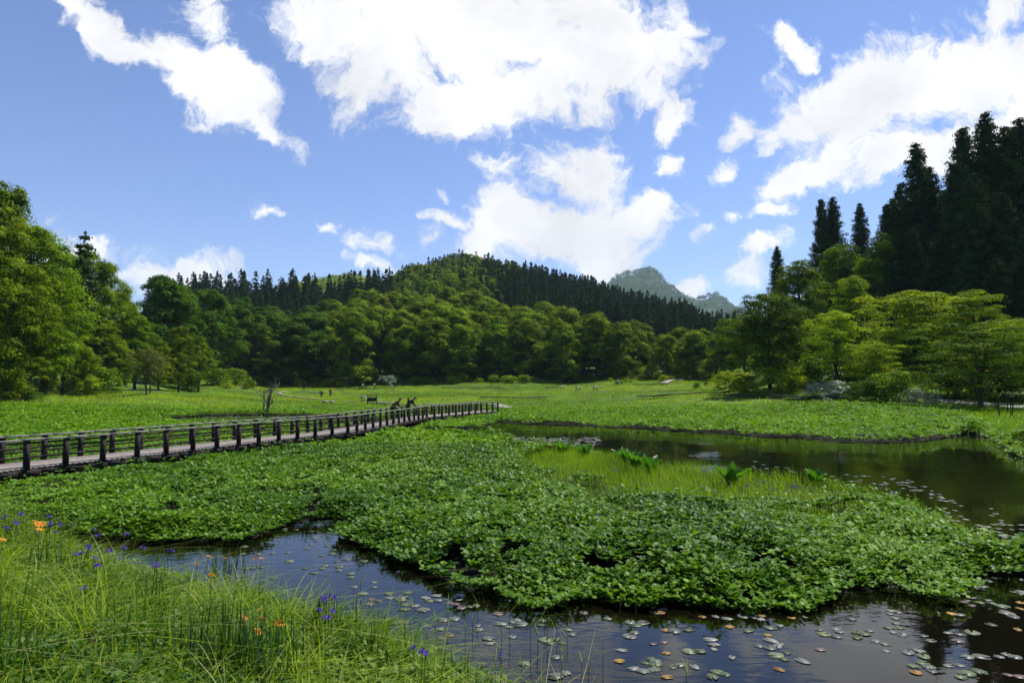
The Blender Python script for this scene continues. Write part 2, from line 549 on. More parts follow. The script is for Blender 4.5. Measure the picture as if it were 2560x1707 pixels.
M['pad_pale'] = leaf_mat('lily_pad_grey', (.08, .09, .07), (.17, .175, .15), .0, .4, .3, .5)
M['pad_orange'] = leaf_mat('lily_pad_orange', (.18, .10, .02), (.30, .19, .04), .0, .5, .2, .5)
M['pad_brown'] = leaf_mat('lily_pad_brown', (.06, .045, .04), (.12, .085, .08), .0, .4, .3, .4)
M['iris'] = leaf_mat('iris_petals', (.06, .025, .22), (.14, .07, .38), .25, .7, .05, .2, (1.1, 1, 1.3))
M['orange'] = leaf_mat('orange_lily_petals', (.55, .19, .02), (.68, .32, .04), .3, .6, .1, .1, (1.2, 1.1, .6))
M['stem'] = plain_mat('green_stem', (.05, .10, .02), (.08, .15, .03), 20)
M['reed'] = plain_mat('reed_stem', (.06, .09, .03), (.13, .12, .05), 20)
M['bark'] = plain_mat('bark', (.035, .028, .020), (.085, .070, .052), 6, .9, .2, (1, 1, .25), .5)
M['bark_grey'] = plain_mat('grey_bark', (.07, .062, .05), (.15, .135, .115), 7, .9, .2, (1, 1, .25), .4)
M['wood_dark'] = plain_mat('creosoted_timber', (.014, .011, .009), (.040, .032, .026), 14, .8, .2, (1, 1, .2), .4)
M['wood_top'] = plain_mat('weathered_rail_timber', (.08, .075, .07), (.22, .21, .195), 10, .7, .4, (1, 1, 1), .3)
M['deck'] = plain_mat('weathered_deck_board', (.17, .145, .125), (.29, .255, .23), 5, .75, .35, (1, 1, 1), .3)
M['path'] = plain_mat('gravel_path', (.33, .32, .31), (.46, .45, .43), 3)
M['cloth_dark'] = plain_mat('dark_clothing', (.012, .010, .012), (.028, .022, .024), 20, .8, .25)
M['cloth_navy'] = plain_mat('navy_trousers', (.012, .013, .022), (.02, .022, .035), 20, .85)
M['cloth_maroon'] = plain_mat('maroon_waistcoat', (.035, .010, .010), (.06, .016, .014), 20, .85)
M['cloth_red'] = plain_mat('red_shirt', (.42, .06, .045), (.5, .09, .06), 20, .8)
M['cloth_pale'] = plain_mat('pale_shirt', (.5, .52, .6), (.6, .62, .7), 20, .8)
M['skin'] = plain_mat('skin', (.36, .20, .13), (.42, .25, .17), 20, .6)
M['hair'] = plain_mat('hair', (.012, .010, .009), (.02, .017, .015), 20, .6)
M['board'] = plain_mat('sign_panel', (.08, .085, .09), (.14, .15, .15), 6, .5)
M['mud'] = plain_mat('mud', (.16, .10, .07), (.24, .16, .11), 4)


def ground_material():
    m, T = new_mat('marsh_soil')
    tcn = T.node('ShaderNodeTexCoord')
    n1 = T.node('ShaderNodeTexNoise', Vector=tcn.outputs['Object'], Scale=.35, Detail=8, Roughness=.65)
    n2 = T.node('ShaderNodeTexNoise', Vector=tcn.outputs['Object'], Scale=6, Detail=6, Roughness=.7)
    c = mixc(T, n2.outputs[0], (.022, .034, .009, 1), (.045, .075, .014, 1))
    r = T.node('ShaderNodeMapRange', i0=n1.outputs[0], i1=.42, i2=.6)
    c = mixc(T, r.outputs[0], c, (.085, .175, .010, 1))
    s = T.node('ShaderNodeSeparateXYZ', i0=tcn.outputs['Object'])
    lo = T.node('ShaderNodeMapRange', i0=s.outputs[2], i1=.055, i2=.20)
    c = mixc(T, lo.outputs[0], (.012, .011, .005, 1), c)
    p = T.node('ShaderNodeBsdfPrincipled', i0=c, Roughness=.95)
    p.inputs['Specular IOR Level'].default_value = .15
    b = T.node('ShaderNodeBump', Height=n2.outputs[0], Strength=.5)
    T.l.new(b.outputs[0], p.inputs['Normal'])
    T.node('ShaderNodeOutputMaterial', i0=p.outputs[0])
    return m


def water_material():
    m, T = new_mat('pond_water')
    tcn = T.node('ShaderNodeTexCoord')
    mp = T.node('ShaderNodeMapping', i0=tcn.outputs['Object'])
    mp.inputs['Scale'].default_value = (.6, 1.6, 1)
    mp.inputs['Rotation'].default_value = (0, 0, rad(-12))
    n1 = T.node('ShaderNodeTexNoise', Vector=mp.outputs[0], Scale=4.5, Detail=3, Roughness=.5)
    n2 = T.node('ShaderNodeTexNoise', Vector=tcn.outputs['Object'], Scale=.22, Detail=2)
    st = T.node('ShaderNodeMapRange', i0=n2.outputs[0], i1=.38, i2=.62, i3=.004, i4=.03)
    b = T.node('ShaderNodeBump', Height=n1.outputs[0])
    b.inputs['Distance'].default_value = .5
    T.l.new(st.outputs[0], b.inputs['Strength'])
    n3 = T.node('ShaderNodeTexNoise', Vector=tcn.outputs['Object'], Scale=.6, Detail=4)
    c = mixc(T, n3.outputs[0], (.0022, .0020, .0014, 1), (.0055, .0045, .0020, 1))
    p = T.node('ShaderNodeBsdfPrincipled', i0=c, Roughness=.015, IOR=1.345)
    T.l.new(b.outputs[0], p.inputs['Normal'])
    T.node('ShaderNodeOutputMaterial', i0=p.outputs[0])
    return m


M['ground'] = ground_material()
M['water'] = water_material()

# ------------------------------------------------------------------ ground sheet and water
naz = 560
az = np.concatenate([np.linspace(-math.pi, -rad(52), 60)[:-1], np.linspace(-rad(52), rad(52), naz), np.linspace(rad(52), math.pi, 60)[1:-1]])
rr = np.concatenate([[0.0], np.geomspace(1.0, 120, 300), np.geomspace(123, 5000, 110)])
A, R_ = np.meshgrid(az, rr)
gx, gy = R_ * np.sin(A), R_ * np.cos(A)
gzv = ground(gx, gy)
behind = (gy < 2) & (R_ > 20)
gzv = np.where(behind, 1.55 + (R_ - 20) * .02, gzv)
na, nr = len(az), len(rr)
idx = np.arange(na * nr).reshape(nr, na)
q = np.stack([idx[:-1, :], idx[1:, :], np.roll(idx, -1, 1)[1:, :], np.roll(idx, -1, 1)[:-1, :]], -1).reshape(-1, 4)
go = mesh_obj('ground', np.stack([gx, gy, gzv], -1).reshape(-1, 3), [q[:, ::-1]], M['ground'], smooth=True)
tag(go, kind='structure')
wv_ = [(-95, 2.5, 0), (60, -6, 0), (60, 75, 0), (-95, 75, 0)]
wo_ = mesh_obj('water', wv_, [np.array([[0, 1, 2, 3]])], M['water'])
tag(wo_, kind='structure')

# ------------------------------------------------------------------ trees
LEAF_V = np.array([(-.5, 0, 0), (-.1, -.34, .05), (.5, 0, -.03), (-.1, .34, .05)], float)
LEAF_F = np.array([(0, 1, 2, 3)])


def leaves(P, N, size, r, jitter=.35, tv=LEAF_V, tf=LEAF_F):
    T, B, Nn = frames(N, r)
    S = size * r.uniform(1 - jitter, 1 + jitter, len(P))
    return stamp(tv, tf, P, T, B, Nn, S)


def crown_geo(seed, R, z0, z1, nlobe, nclump, nleaf, leaf, rc, flat=.6, spread=.85, up=.8, lean=(0, 0)):
    """a crown: lobes, each lobe a shell of leaf clumps"""
    r = np.random.default_rng(seed)
    H = z1 - z0
    lob = []
    for i in range(nlobe):
        t = (i + .5) / nlobe
        prof = math.sin(math.pi * min(1, (t * .86 + .14))) ** .65
        a_ = i * 2.399963 + r.uniform(-.4, .4)
        rr_ = R * prof * r.uniform(.35, .68) * spread
        lr = R * r.uniform(.30, .46) * (.75 + .4 * prof)
        lob.append((rr_ * math.cos(a_) + lean[0] * t, rr_ * math.sin(a_) + lean[1] * t, z0 + H * (.12 + .80 * t), lr))
    lob.append((0, 0, z0 + H * .55, R * .5))
    lob.append((lean[0], lean[1], z1 - R * .32, R * .36))
    P, N, Tn = [], [], []
    per = max(1, nclump // len(lob))
    for (lx, ly, lz, lr) in lob:
        d = norm(r.normal(size=(per, 3)) + np.array([lx, ly, 0]) / R * .7 + np.array([0, 0, .25]))
        c = np.array([lx, ly, lz]) + d * lr * r.uniform(.70, 1.22, (per, 1)) * np.array([1, 1, .85])
        c[:, 2] = np.clip(c[:, 2], z0, z1 + .3)
        rcs = rc * r.uniform(.5, 1.45, per)
        o = norm(r.normal(size=(per, nleaf, 3)))
        o[..., 2] = np.where(o[..., 2] < -.35, -o[..., 2], o[..., 2])
        n = norm(o * 1.0 + d[:, None, :] * .25 + np.array([0, 0, up * .35]) + r.normal(size=(per, nleaf, 3)) * .22)
        o = o * r.uniform(.45, 1.08, (per, nleaf, 1)) * np.array([1, 1, flat])
        # sprays droop to their outer end
        o[..., 2] -= (o[..., 0] ** 2 + o[..., 1] ** 2) * .22
        p = c[:, None, :] + o * rcs[:, None, None]
        P.append(p.reshape(-1, 3))
        N.append(n.reshape(-1, 3))
        Tn.append(np.clip(np.repeat(r.uniform(.05, .9, per), nleaf) + r.normal(size=per * nleaf) * .12, 0, 1))
    P, N, Tn = np.concatenate(P), np.concatenate(N), np.concatenate(Tn)
    V, Fc = leaves(P, N, leaf, r)
    return V, Fc, Tn, lob


def trunk_geo(mb, seed, H, lob, rad0, fork=.35, stems=1, mat=0, curve=.3):
    r = np.random.default_rng(seed + 999)
    for s in range(stems):
        off = np.array([r.uniform(-.25, .25), r.uniform(-.25, .25), 0]) * (stems > 1) * 1.5
        k = 7
        pts = [off * (1 + i * .5 / k) + np.array([math.sin(i * .9 + seed + s) * curve * i / k, math.cos(i * .8 + seed) * curve * i / k, H * i / k * .86 - (.3 if i == 0 else 0)]) for i in range(k + 1)]
        mb.tube(pts, [rad0 * (1.35 if i == 0 else 1) * (1 - .82 * i / k) / (1 + .25 * (stems - 1)) for i in range(k + 1)], 8, mat)
        for j, (lx, ly, lz, lr) in enumerate(lob):
            if (j + s) % stems:
                continue
            b = min(k - 1, max(1, int((lz - lr) / H * k * fork * 2)))
            p0 = pts[b]
            p3 = np.array([lx, ly, lz])
            p1 = p0 + (p3 - p0) * .35 + np.array([0, 0, .08 * H])
            p2 = p0 + (p3 - p0) * .7 + np.array([0, 0, .06 * H])
            rb = rad0 * .42
            mb.tube([p0, p1, p2, p3], [rb, rb * .7, rb * .45, rb * .15], 5, mat)


TPL = {}


def tree_tpl(key, H, R, z0, nlobe, nclump, nleaf, leaf, rc, lm, seed, trunk=.25, flat=.6, stems=1, bark='bark', spread=.85, up=.8, fork=.35, merged=False, curve=.3):
    V, Fc, Tn, lob = crown_geo(seed, R, z0, H, nlobe, nclump, nleaf, leaf, rc, flat, spread, up)
    mb = MB()
    trunk_geo(mb, seed, H, lob, trunk, fork, stems, curve=curve)
    if merged:
        mb.M[-1] = mb.M[-1]
        mb.add(V, Fc, 1, Tn)
        o = mb.build(key, [M[bark], M[lm]])
        parts = [o]
    else:
        c = mesh_obj('crown', V, [Fc], M[lm], tint=Tn)
        t = mb.build('trunk', M[bark])
        parts = [t, c]
    for p in parts:
        COL.objects.unlink(p)
    TPL[key] = (parts, merged, H)


def conifer_geo(seed, H, R, z0, levels, branches, tuft, nleaf, leaf, power=.85, ragged=.3):
    r = np.random.default_rng(seed)
    P, N, Tn = [], [], []
    for i in range(levels):
        t = (i + r.uniform(-.3, .3)) / levels
        t = min(max(t, 0), .985)
        z = z0 + (H - z0) * t
        rr_ = R * ((1 - t) ** power) * (1 - .35 * math.exp(-t * 9)) + .08
        nb = max(3, int(branches * (1 - .55 * t)))
        a0 = r.uniform(0, 6.28)
        for b in range(nb):
            a_ = a0 + b * 2 * math.pi / nb + r.uniform(-.35, .35)
            L = rr_ * r.uniform(1 - ragged, 1 + ragged * .6)
            tf_ = tuft * (.38 + .62 * (1 - t) ** .7)
            k = max(1, int(L / tf_ * 1.3))
            for j in range(k):
                f = (j + 1) / k
                if f < .3 and k > 3:
                    continue
                c = np.array([math.cos(a_) * L * f, math.sin(a_) * L * f, z - L * .28 * f + L * .22 * f * f])
                m = nleaf
                o = r.normal(size=(m, 3)) * tf_ * .5 * np.array([1, 1, .62])
                P.append(c + o)
                N.append(norm(o + np.array([math.cos(a_), math.sin(a_), .9]) * tuft * .5 + r.normal(size=(m, 3)) * .3 * tuft))
                Tn.append(np.full(m, r.uniform(0, 1)))
    m = 14
    P.append(np.stack([r.normal(size=m) * .08, r.normal(size=m) * .08, H - r.uniform(0, .09 * H, m)], 1))
    N.append(norm(r.normal(size=(m, 3))))
    Tn.append(np.full(m, .5))
    P, N, Tn = np.concatenate(P), np.concatenate(N), np.concatenate(Tn)
    V, Fc = leaves(P, N, leaf, r)
    return V, Fc, Tn


def conifer_tpl(key, H, R, z0, levels, branches, tuft, nleaf, leaf, seed, mat='needle', merged=False, power=.85, ragged=.3):
    V, Fc, Tn = conifer_geo(seed, H, R, z0, levels, branches, tuft, nleaf, leaf, power, ragged)
    mb = MB()
    mb.tube([(0, 0, -.5), (0, 0, H * .5), (0, 0, H * .98)], [.018 * H, .010 * H, .02], 6)
    if merged:
        mb.add(V, Fc, 1, Tn)
        parts = [mb.build(key, [M['bark'], M[mat]])]
    else:
        parts = [mb.build('trunk', M['bark']), mesh_obj('crown', V, [Fc], M[mat], tint=Tn)]
    for p in parts:
        COL.objects.unlink(p)
    TPL[key] = (parts, merged, H)


def plant_tree(key, name, x, y, z, h, label, cat, group=None, sx=1.0, rz=None, matname=None):
    parts, merged, H = TPL[key]
    s = h / H
    rz = random.uniform(0, 6.28) if rz is None else rz
    if merged:
        o = parts[0].copy()
        o.name = name
        COL.objects.link(o)
        o.location = (x, y, z)
        o.rotation_euler = (0, 0, rz)
        o.scale = (s * sx, s * sx, s)
    else:
        o = empty(name, (x, y, z), rz, (s * sx, s * sx, s))
        for p in parts:
            link_copy(p, p.name.split('.')[0], o)
    return tag(o, label, cat, group)


random.seed(5)
# belt trees (about 150 m away)
for i in range(6):
    tree_tpl('belt%d' % i, 16, [5.6, 6.2, 5.2, 6.6, 5.8, 6.0][i], [.4, 1.4, .8, .6, 1.6, .4][i], 8, 170, 120, .40, 1.3, 'leaf_mid', 40 + i, .3, .62, spread=1.1)
for i in range(3):
    tree_tpl('beltdark%d' % i, 16, [5.4, 6.2, 5.8][i], .5, 8, 150, 120, .40, 1.3, 'leaf_dark', 60 + i, .3, .55, spread=1.1)
for i in range(4):
    tree_tpl('hillb%d' % i, 13, 4.8, 1.5, 9, 60, 42, .62, 1.3, 'leaf_mid', 80 + i, .25, .6, merged=True)
for i in range(3):
    conifer_tpl('hillc%d' % i, 17, [2.7, 3.0, 2.5][i], 1.5, 22, 7, .8, 6, .62, 20 + i, merged=True)
for i in range(4):
    conifer_tpl('sugi%d' % i, 28, [5.6, 5.0, 6.2, 5.4][i], 2.0, 46, 12, 1.15, 30, .36, 30 + i, 'needle_near', False, .62, .5)
conifer_tpl('sparsefir', 14, 2.6, 3.0, 17, 6, .55, 12, .34, 37, 'needle_near', False, .75, .45)
# nearer broadleaf trees
for i in range(4):
    tree_tpl('left%d' % i, 20, [6.5, 7.2, 6.0, 6.8][i], 1.0, 11, 330, 130, .27, 1.25, 'leaf_mid', 100 + i, .38, .5, spread=1.05)
tree_tpl('maple0', 11.7, 5.9, 2.2, 12, 220, 130, .22, 1.15, 'leaf_dark', 120, .22, .5, up=1.0)
tree_tpl('maple1', 10, 4.6, 2.2, 10, 120, 120, .19, 1.0, 'leaf_lime', 121, .17, .22, stems=2, up=1.4)
tree_tpl('maple2', 8, 5.6, 1.2, 11, 200, 130, .18, 1.1, 'leaf_lime', 122, .17, .2, up=1.4)
tree_tpl('maple3', 7.2, 5.4, 1.3, 12, 180, 120, .17, 1.0, 'leaf_mid', 123, .15, .2, stems=2, up=1.4)
tree_tpl('slope0', 13, 5.2, 1.5, 10, 190, 110, .27, 1.2, 'leaf_mid', 124, .25, .4)
tree_tpl('slope1', 13, 5.0, 1.5, 10, 180, 110, .26, 1.2, 'leaf_lime', 125, .25, .3, up=1.2)
tree_tpl('round', 5.6, 3.0, 1.9, 10, 200, 60, .13, .62, 'leaf_olive', 126, .13, .7, stems=2)
tree_tpl('bush0', 2.6, 1.9, .1, 7, 90, 46, .15, .55, 'leaf_mid', 127, .05, .6, stems=2)
tree_tpl('bush1', 2.2, 2.2, .1, 7, 90, 46, .15, .55, 'leaf_lime', 128, .05, .5, stems=2)
tree_tpl('bushw', 1.8, 2.6, .1, 7, 90, 40, .15, .5, 'leaf_white', 129, .05, .4, stems=2)
tree_tpl('bushd', 2.2, 2.0, .1, 7, 90, 46, .15, .55, 'leaf_dark', 130, .05, .5, stems=2)


def near_tree(key, name, px, top, depth, label, cat='tree', sx=1.0, rz=None, group=None, base=None):
    """a tree whose top stands at photo row top"""
    x, y, z = at(px, depth)
    if base is not None:
        x, y, z = hit(px, base)
    ztop = EYE + (HZ - top) * y / F / (math.cos(PITCH) ** 0)
    return plant_tree(key, name, x, y, z - .15, ztop - z, label, cat, group, sx, rz)


# ---- right-hand side, prominent trees
near_tree('maple0', 'broadleaf_tree', 1925, 738, 85, 'tall dark green round-crowned tree on the near left edge of the right-hand wood', sx=1.0, base=975)
near_tree('maple1', 'maple_tree', 2092, 775, 80, 'slim forked maple with pale lime sprays, right of the round dark tree', sx=1.0, base=985)
near_tree('maple2', 'maple_tree', 2290, 735, 84, 'broad dome-shaped yellow-green maple below the tallest conifers', sx=1.28)
near_tree('maple3', 'maple_tree', 2440, 815, 62, 'low spreading maple beside the grey path, trunk rising from a dark mound', sx=1.18, base=1018)
near_tree('slope1', 'broadleaf_tree', 2130, 690, 100, 'yellow-green tree stepping up the slope behind the slim forked maple', sx=.95)
near_tree('slope0', 'broadleaf_tree', 2000, 655, 112, 'green tree on the slope just left of the twin conifers', sx=1.05)
near_tree('slope0', 'broadleaf_tree', 2110, 612, 118, 'green tree at the foot of the small single conifer on the slope', sx=1.0)
near_tree('slope1', 'broadleaf_tree', 2180, 640, 112, 'bright green tree between the slope conifers and the big conifer stand', sx=.8)
near_tree('slope1', 'broadleaf_tree', 2368, 500, 125, 'light green tree showing in the gap left of the tallest conifer', sx=.6)
near_tree('slope0', 'broadleaf_tree', 2210, 590, 112, 'leafy green tree at the left foot of the big conifer stand', sx=.7)
near_tree('slope0', 'broadleaf_tree', 2560, 640, 92, 'green tree against the conifers at the right edge of the view', sx=.6)
near_tree('maple1', 'young_tree', 2440, 722, 80, 'small pale sapling in front of the dark conifer trunks', sx=1.0)
near_tree('maple2', 'maple_tree', 2570, 800, 66, 'yellow-green maple cut by the right edge above the grey path', sx=1.0)
near_tree('maple2', 'maple_tree', 2180, 860, 76, 'low lime green maple between the slim forked maple and the dome-shaped one', sx=1.05)
near_tree('slope0', 'broadleaf_tree', 1860, 790, 108, 'green tree half hidden on the left flank of the round dark tree', sx=.9)
near_tree('maple0', 'broadleaf_tree', 2010, 830, 92, 'small dark tree right behind the round dark tree', sx=.6)
# ---- tall conifers on the right slope
SG = [(1948, 610, 135, 1, .85, 'single conifer at the far left end of the right-hand wood'),
      (2063, 488, 132, 0, .70, 'left of the twin conifers that stand up behind the slope trees'),
      (2092, 484, 132, 1, .80, 'right of the twin conifers that stand up behind the slope trees'),
      (2160, 500, 138, 1, .80, 'lone pointed conifer between the twin conifers and the big stand'),
      (2228, 500, 118, 0, .80, 'shorter dark conifer at the left shoulder of the big stand'),
      (2264, 448, 116, 3, .85, 'dark conifer with a blunt top just left of the tall spire'),
      (2308, 344, 112, 1, .85, 'tall conifer spire with a narrow pointed top left of the sky gap'),
      (2340, 405, 112, 3, .85, 'conifer leaning on the right flank of the tall spire'),
      (2428, 300, 100, 0, .80, 'dark conifer just left of the tallest tree'),
      (2487, 264, 100, 1, .85, 'tallest conifer of the right-hand stand with an open top'),
      (2535, 300, 98, 3, .9, 'conifer between the tallest tree and the right edge'),
      (2572, 278, 96, 2, .9, 'conifer cut by the right edge of the view'),
      (2375, 470, 118, 2, .8, 'dark conifer filling the gap between the tall spire and the tallest tree'),
      (2400, 395, 108, 0, .7, 'thin dark conifer on the left flank of the tallest tree'),
      (2450, 420, 92, 2, .8, 'broad dark conifer in front of the tallest tree'),
      (2520, 470, 90, 2, .8, 'broad dark conifer low in front at the right end of the stand'),
      (2290, 560, 105, 2, .8, 'broad dark conifer in front of the tall spire'),
      (2350, 600, 100, 2, .85, 'dark conifer at the foot of the stand above the dome-shaped maple'),
      (2420, 620, 88, 0, .95, 'short dark conifer at the foot of the tallest tree'),
      (2500, 640, 84, 2, 1.0, 'short dark conifer above the low spreading maple'),
      (2230, 640, 104, 0, .9, 'dark conifer at the left foot of the big stand'),
      (2585, 560, 84, 0, 1.0, 'dark conifer low at the right edge of the view')]
for (px, top, dep, k, sx, lab) in SG:
    near_tree('sugi%d' % k, 'tall_conifer', px, top, dep, lab, 'conifer', sx, group='tall conifers on the right-hand slope')
for i in range(16):
    px = random.uniform(2240, 2640)
    near_tree('sugi%d' % (i % 4), 'tall_conifer', px, random.uniform(480, 640), random.uniform(122, 165), 'dark conifer deep inside the big stand on the right, mostly hidden by others', 'conifer',
              1.0, group='conifers deep inside the right-hand stand')
# ---- left-hand side
LT = [('left0', -5, 455, 74, .78, 'huge leafy tree cut by the left edge, highest of the left-hand trees'),
      ('left1', -40, 560, 68, 1.0, 'broad leafy tree low against the left edge'),
      ('left2', 75, 560, 80, 1.0, 'tall sunlit broadleaf tree beside the huge tree on the left'),
      ('left3', 110, 665, 84, .9, 'bushy green tree stepping down from the huge left tree'),
      ('left1', 140, 628, 100, .72, 'upright green tree just left of the lone conifer'),
      ('left2', 200, 620, 102, .62, 'upright green tree at the foot of the lone conifer'),
      ('left0', 258, 650, 104, .62, 'upright green tree just right of the lone conifer'),
      ('left3', 300, 720, 112, .8, 'green tree in the dip between the lone conifer and the round dark-topped tree'),
      ('beltdark0', 410, 690, 128, .95, 'dark round-topped tree at the right end of the left-hand wood'),
      ('beltdark1', 455, 712, 135, .8, 'dark green tree on the right flank of the round-topped tree'),
      ('left2', 340, 780, 106, .9, 'green tree in front of the dark round-topped tree'),
      ('left1', 240, 770, 98, .9, 'brownish green tree below the lone conifer'),
      ('left3', 450, 815, 112, .9, 'green tree at the right corner of the left-hand wood'),
      ('left0', 160, 760, 90, .9, 'dense green tree in the middle of the left-hand wood'),
      ('left2', 60, 740, 76, .9, 'dense green tree low in front of the huge left tree'),
      ('left1', 400, 850, 108, .9, 'low green tree behind the little round meadow tree'),
      ('left0', 300, 850, 100, .9, 'low dark tree left of the little round meadow tree'),
      ('left3', 215, 880, 93, .9, 'low tree at the meadow edge of the left-hand wood'),
      ('left2', 120, 870, 84, .9, 'low leafy tree at the meadow edge near the left border'),
      ('left1', 20, 850, 72, .9, 'low leafy tree at the meadow edge, cut by the left border'),
      ('beltdark2', 525, 720, 150, .85, 'dark green tree below the left end of the conifer ridge'),
      ('left0', 500, 840, 122, .9, 'green tree at the corner where the left-hand wood meets the far forest')]
for (k, px, top, dep, sx, lab) in LT:
    near_tree(k, 'broadleaf_tree', px, top, dep, lab, 'tree', sx)
near_tree('sparsefir', 'lone_conifer', 203, 572, 98, 'lone thin conifer standing up out of the left-hand trees', 'conifer', 1.0)
near_tree('round', 'round_tree', 368, 878, 90, 'small olive green round-crowned tree standing alone at the left meadow edge', 'tree', 1.0, base=986)
# bushes at wood edges
BU = [('bush0', 20, 1000, 945, 1.3, 'light green bush at the left border of the meadow'), ('bushd', 75, 1003, 975, 1.2, 'small bluish bush right of the light green border bush'),
      ('bush0', 250, 985, 920, 1.4, 'leafy bush at the left wood edge'), ('bush1', 215, 990, 940, 1.0, 'low bush at the foot of the left wood'),
      ('bush0', 545, 962, 922, 1.4, 'round bright bush where the left wood ends'), ('bush0', 590, 960, 922, 1.3, 'green bush behind the bare tree'),
      ('bush0', 470, 975, 925, 1.0, 'dark leafy bush right of the little round tree'), ('bush0', 758, 960, 920, 1.4, 'small bush behind the distant standing walker'),
      ('bush1', 855, 962, 915, 1.0, 'lime bush left of the bright bush by the picnic table'), ('bush0', 905, 964, 915, 1.3, 'bright green bush by the picnic table'),
      ('bushw', 972, 965, 942, .9, 'pale flowering bush right of the picnic table'), ('bush0', 1152, 955, 930, 1.1, 'pale green bush under the centre forest'),
      ('bush1', 1130, 960, 938, .8, 'low lime bush under the centre forest'), ('bush0', 1560, 950, 900, 1.1, 'thin upright bush at the right end of the centre forest'),
      ('bush1', 1620, 945, 915, 1.2, 'low bush behind the distant bench'), ('bush1', 1740, 945, 905, 1.6, 'wide lime bush left of the dark round tree'),
      ('bush0', 1790, 948, 895, 1.5, 'green bush leaning against the dark round tree'), ('bush1', 1690, 948, 918, 1.2, 'lime bush at the right foot of the forest'),
      ('bush0', 1743, 972, 955, 1.0, 'small dark shrub alone on the right meadow'), ('bush0', 1765, 963, 952, .9, 'tiny shrub right of the small dark meadow shrub'),
      ('bush1', 1830, 978, 930, 1.3, 'olive shrub in front of the dark round tree'), ('bush0', 1865, 985, 940, 1.1, 'leafy shrub at the left foot of the dark round tree'),
      ('bushw', 2040, 995, 962, 1.0, 'white flowering shrub left of the slim maple trunk'), ('bushw', 2090, 998, 958, 1.0, 'grey-white flowering shrub at the foot of the slim maple'),
      ('bushd', 2145, 1000, 965, 1.3, 'dark shrub right of the slim maple'), ('bushw', 2290, 1010, 975, .9, 'white flowering shrub over the dark hollow near the path'),
      ('bushw', 2330, 1013, 985, .8, 'cream flowering shrub at the left end of the grey path'), ('bush0', 2240, 1005, 930, 1.3, 'olive shrub behind the white flowering shrub'),
      ('bushd', 2180, 1005, 950, 1.3, 'dark green shrub in the shade below the dome-shaped maple'), ('bushd', 2380, 995, 930, 1.6, 'dark shrub behind the low spreading maple'),
      ('bushd', 2520, 1000, 930, 1.7, 'dark undergrowth bush at the right edge above the path'), ('bush0', 2475, 1035, 1015, .8, 'low bush at the foot of the low spreading maple'),
      ('bushd', 2400, 1032, 1012, .9, 'dark low bush left of the low spreading maple trunk'), ('bush0', 2555, 1120, 1070, .8, 'leafy shrub on the pond shore at the right edge'),
      ('bush0', 1405, 950, 925, .9, 'small bush on the far meadow edge in the centre'), ('bush1', 745, 968, 945, .6, 'tiny lime bush by the distant standing walker'),
      ('bushd', 1290, 1028, 1015, .45, 'low dark clump of leaves past the end of the footbridge'), ('bushd', 1268, 1028, 1017, .35, 'small dark clump of leaves at the very end of the footbridge')]
for (k, px, base, top, sx, lab) in BU:
    near_tree(k, 'bush', px, top, 0, lab, 'bush', sx, base=base)

# ---- forest belt at the foot of the hill: individual trees
def scatter(x0, x1, d0, d1, sp, seed, jit=.42):
    """jittered grid in (photo column, depth) space"""
    r = random.Random(seed)
    out = []
    d = d0
    row = 0
    while d < d1:
        st = sp * F / d
        px = x0 + (row % 2) * st / 2
        while px < x1:
            out.append((px + r.uniform(-jit, jit) * st, d + r.uniform(-jit, jit) * sp))
            px += st
        d += sp * .9
        row += 1
    return out


for (px, d) in scatter(1960, 2680, 84, 114, 5.2, 41):
    x, y, z = at(px, d)
    plant_tree(random.choice(['bushd', 'bush0', 'bushd', 'bush1']), 'undergrowth_bush', x, y, z - .2, random.uniform(2.6, 4.6), 'dark bush in the undergrowth between the maples and the tall conifers', 'bush', 'undergrowth of the right-hand wood', random.uniform(.9, 1.3))


for k in range(46):
    px = random.uniform(1040, 1860) if k < 34 else random.uniform(560, 1000)
    x, y, z = hit(px, np.interp(px, [560, 900, 1100, 1500, 1860], [969, 965, 956, 952, 952]) + random.uniform(-1, 4))
    plant_tree(random.choice(['bush1', 'bush0', 'bush1']), 'low_bush', x, y, z - .15, random.uniform(.7, 2.0), 'low pale green bush in the fringe along the foot of the far forest', 'bush', 'fringe of low bushes along the far forest', random.uniform(.9, 1.5))


def top_of(px, d, h):
    x, y, z = at(px, d)
    return HZ - (z + h - EYE) * F / d


ONES = 'zeroth first second third fourth fifth sixth seventh eighth ninth tenth eleventh twelfth thirteenth fourteenth fifteenth sixteenth seventeenth eighteenth nineteenth'.split()


def ordinal(n):
    if n < 20:
        return ONES[n]
    t, u = divmod(n, 10)
    tens = {2: 'twent', 3: 'thirt', 4: 'fort', 5: 'fift', 6: 'sixt'}[t]
    return tens + 'ieth' if u == 0 else tens + 'y-' + ONES[u]


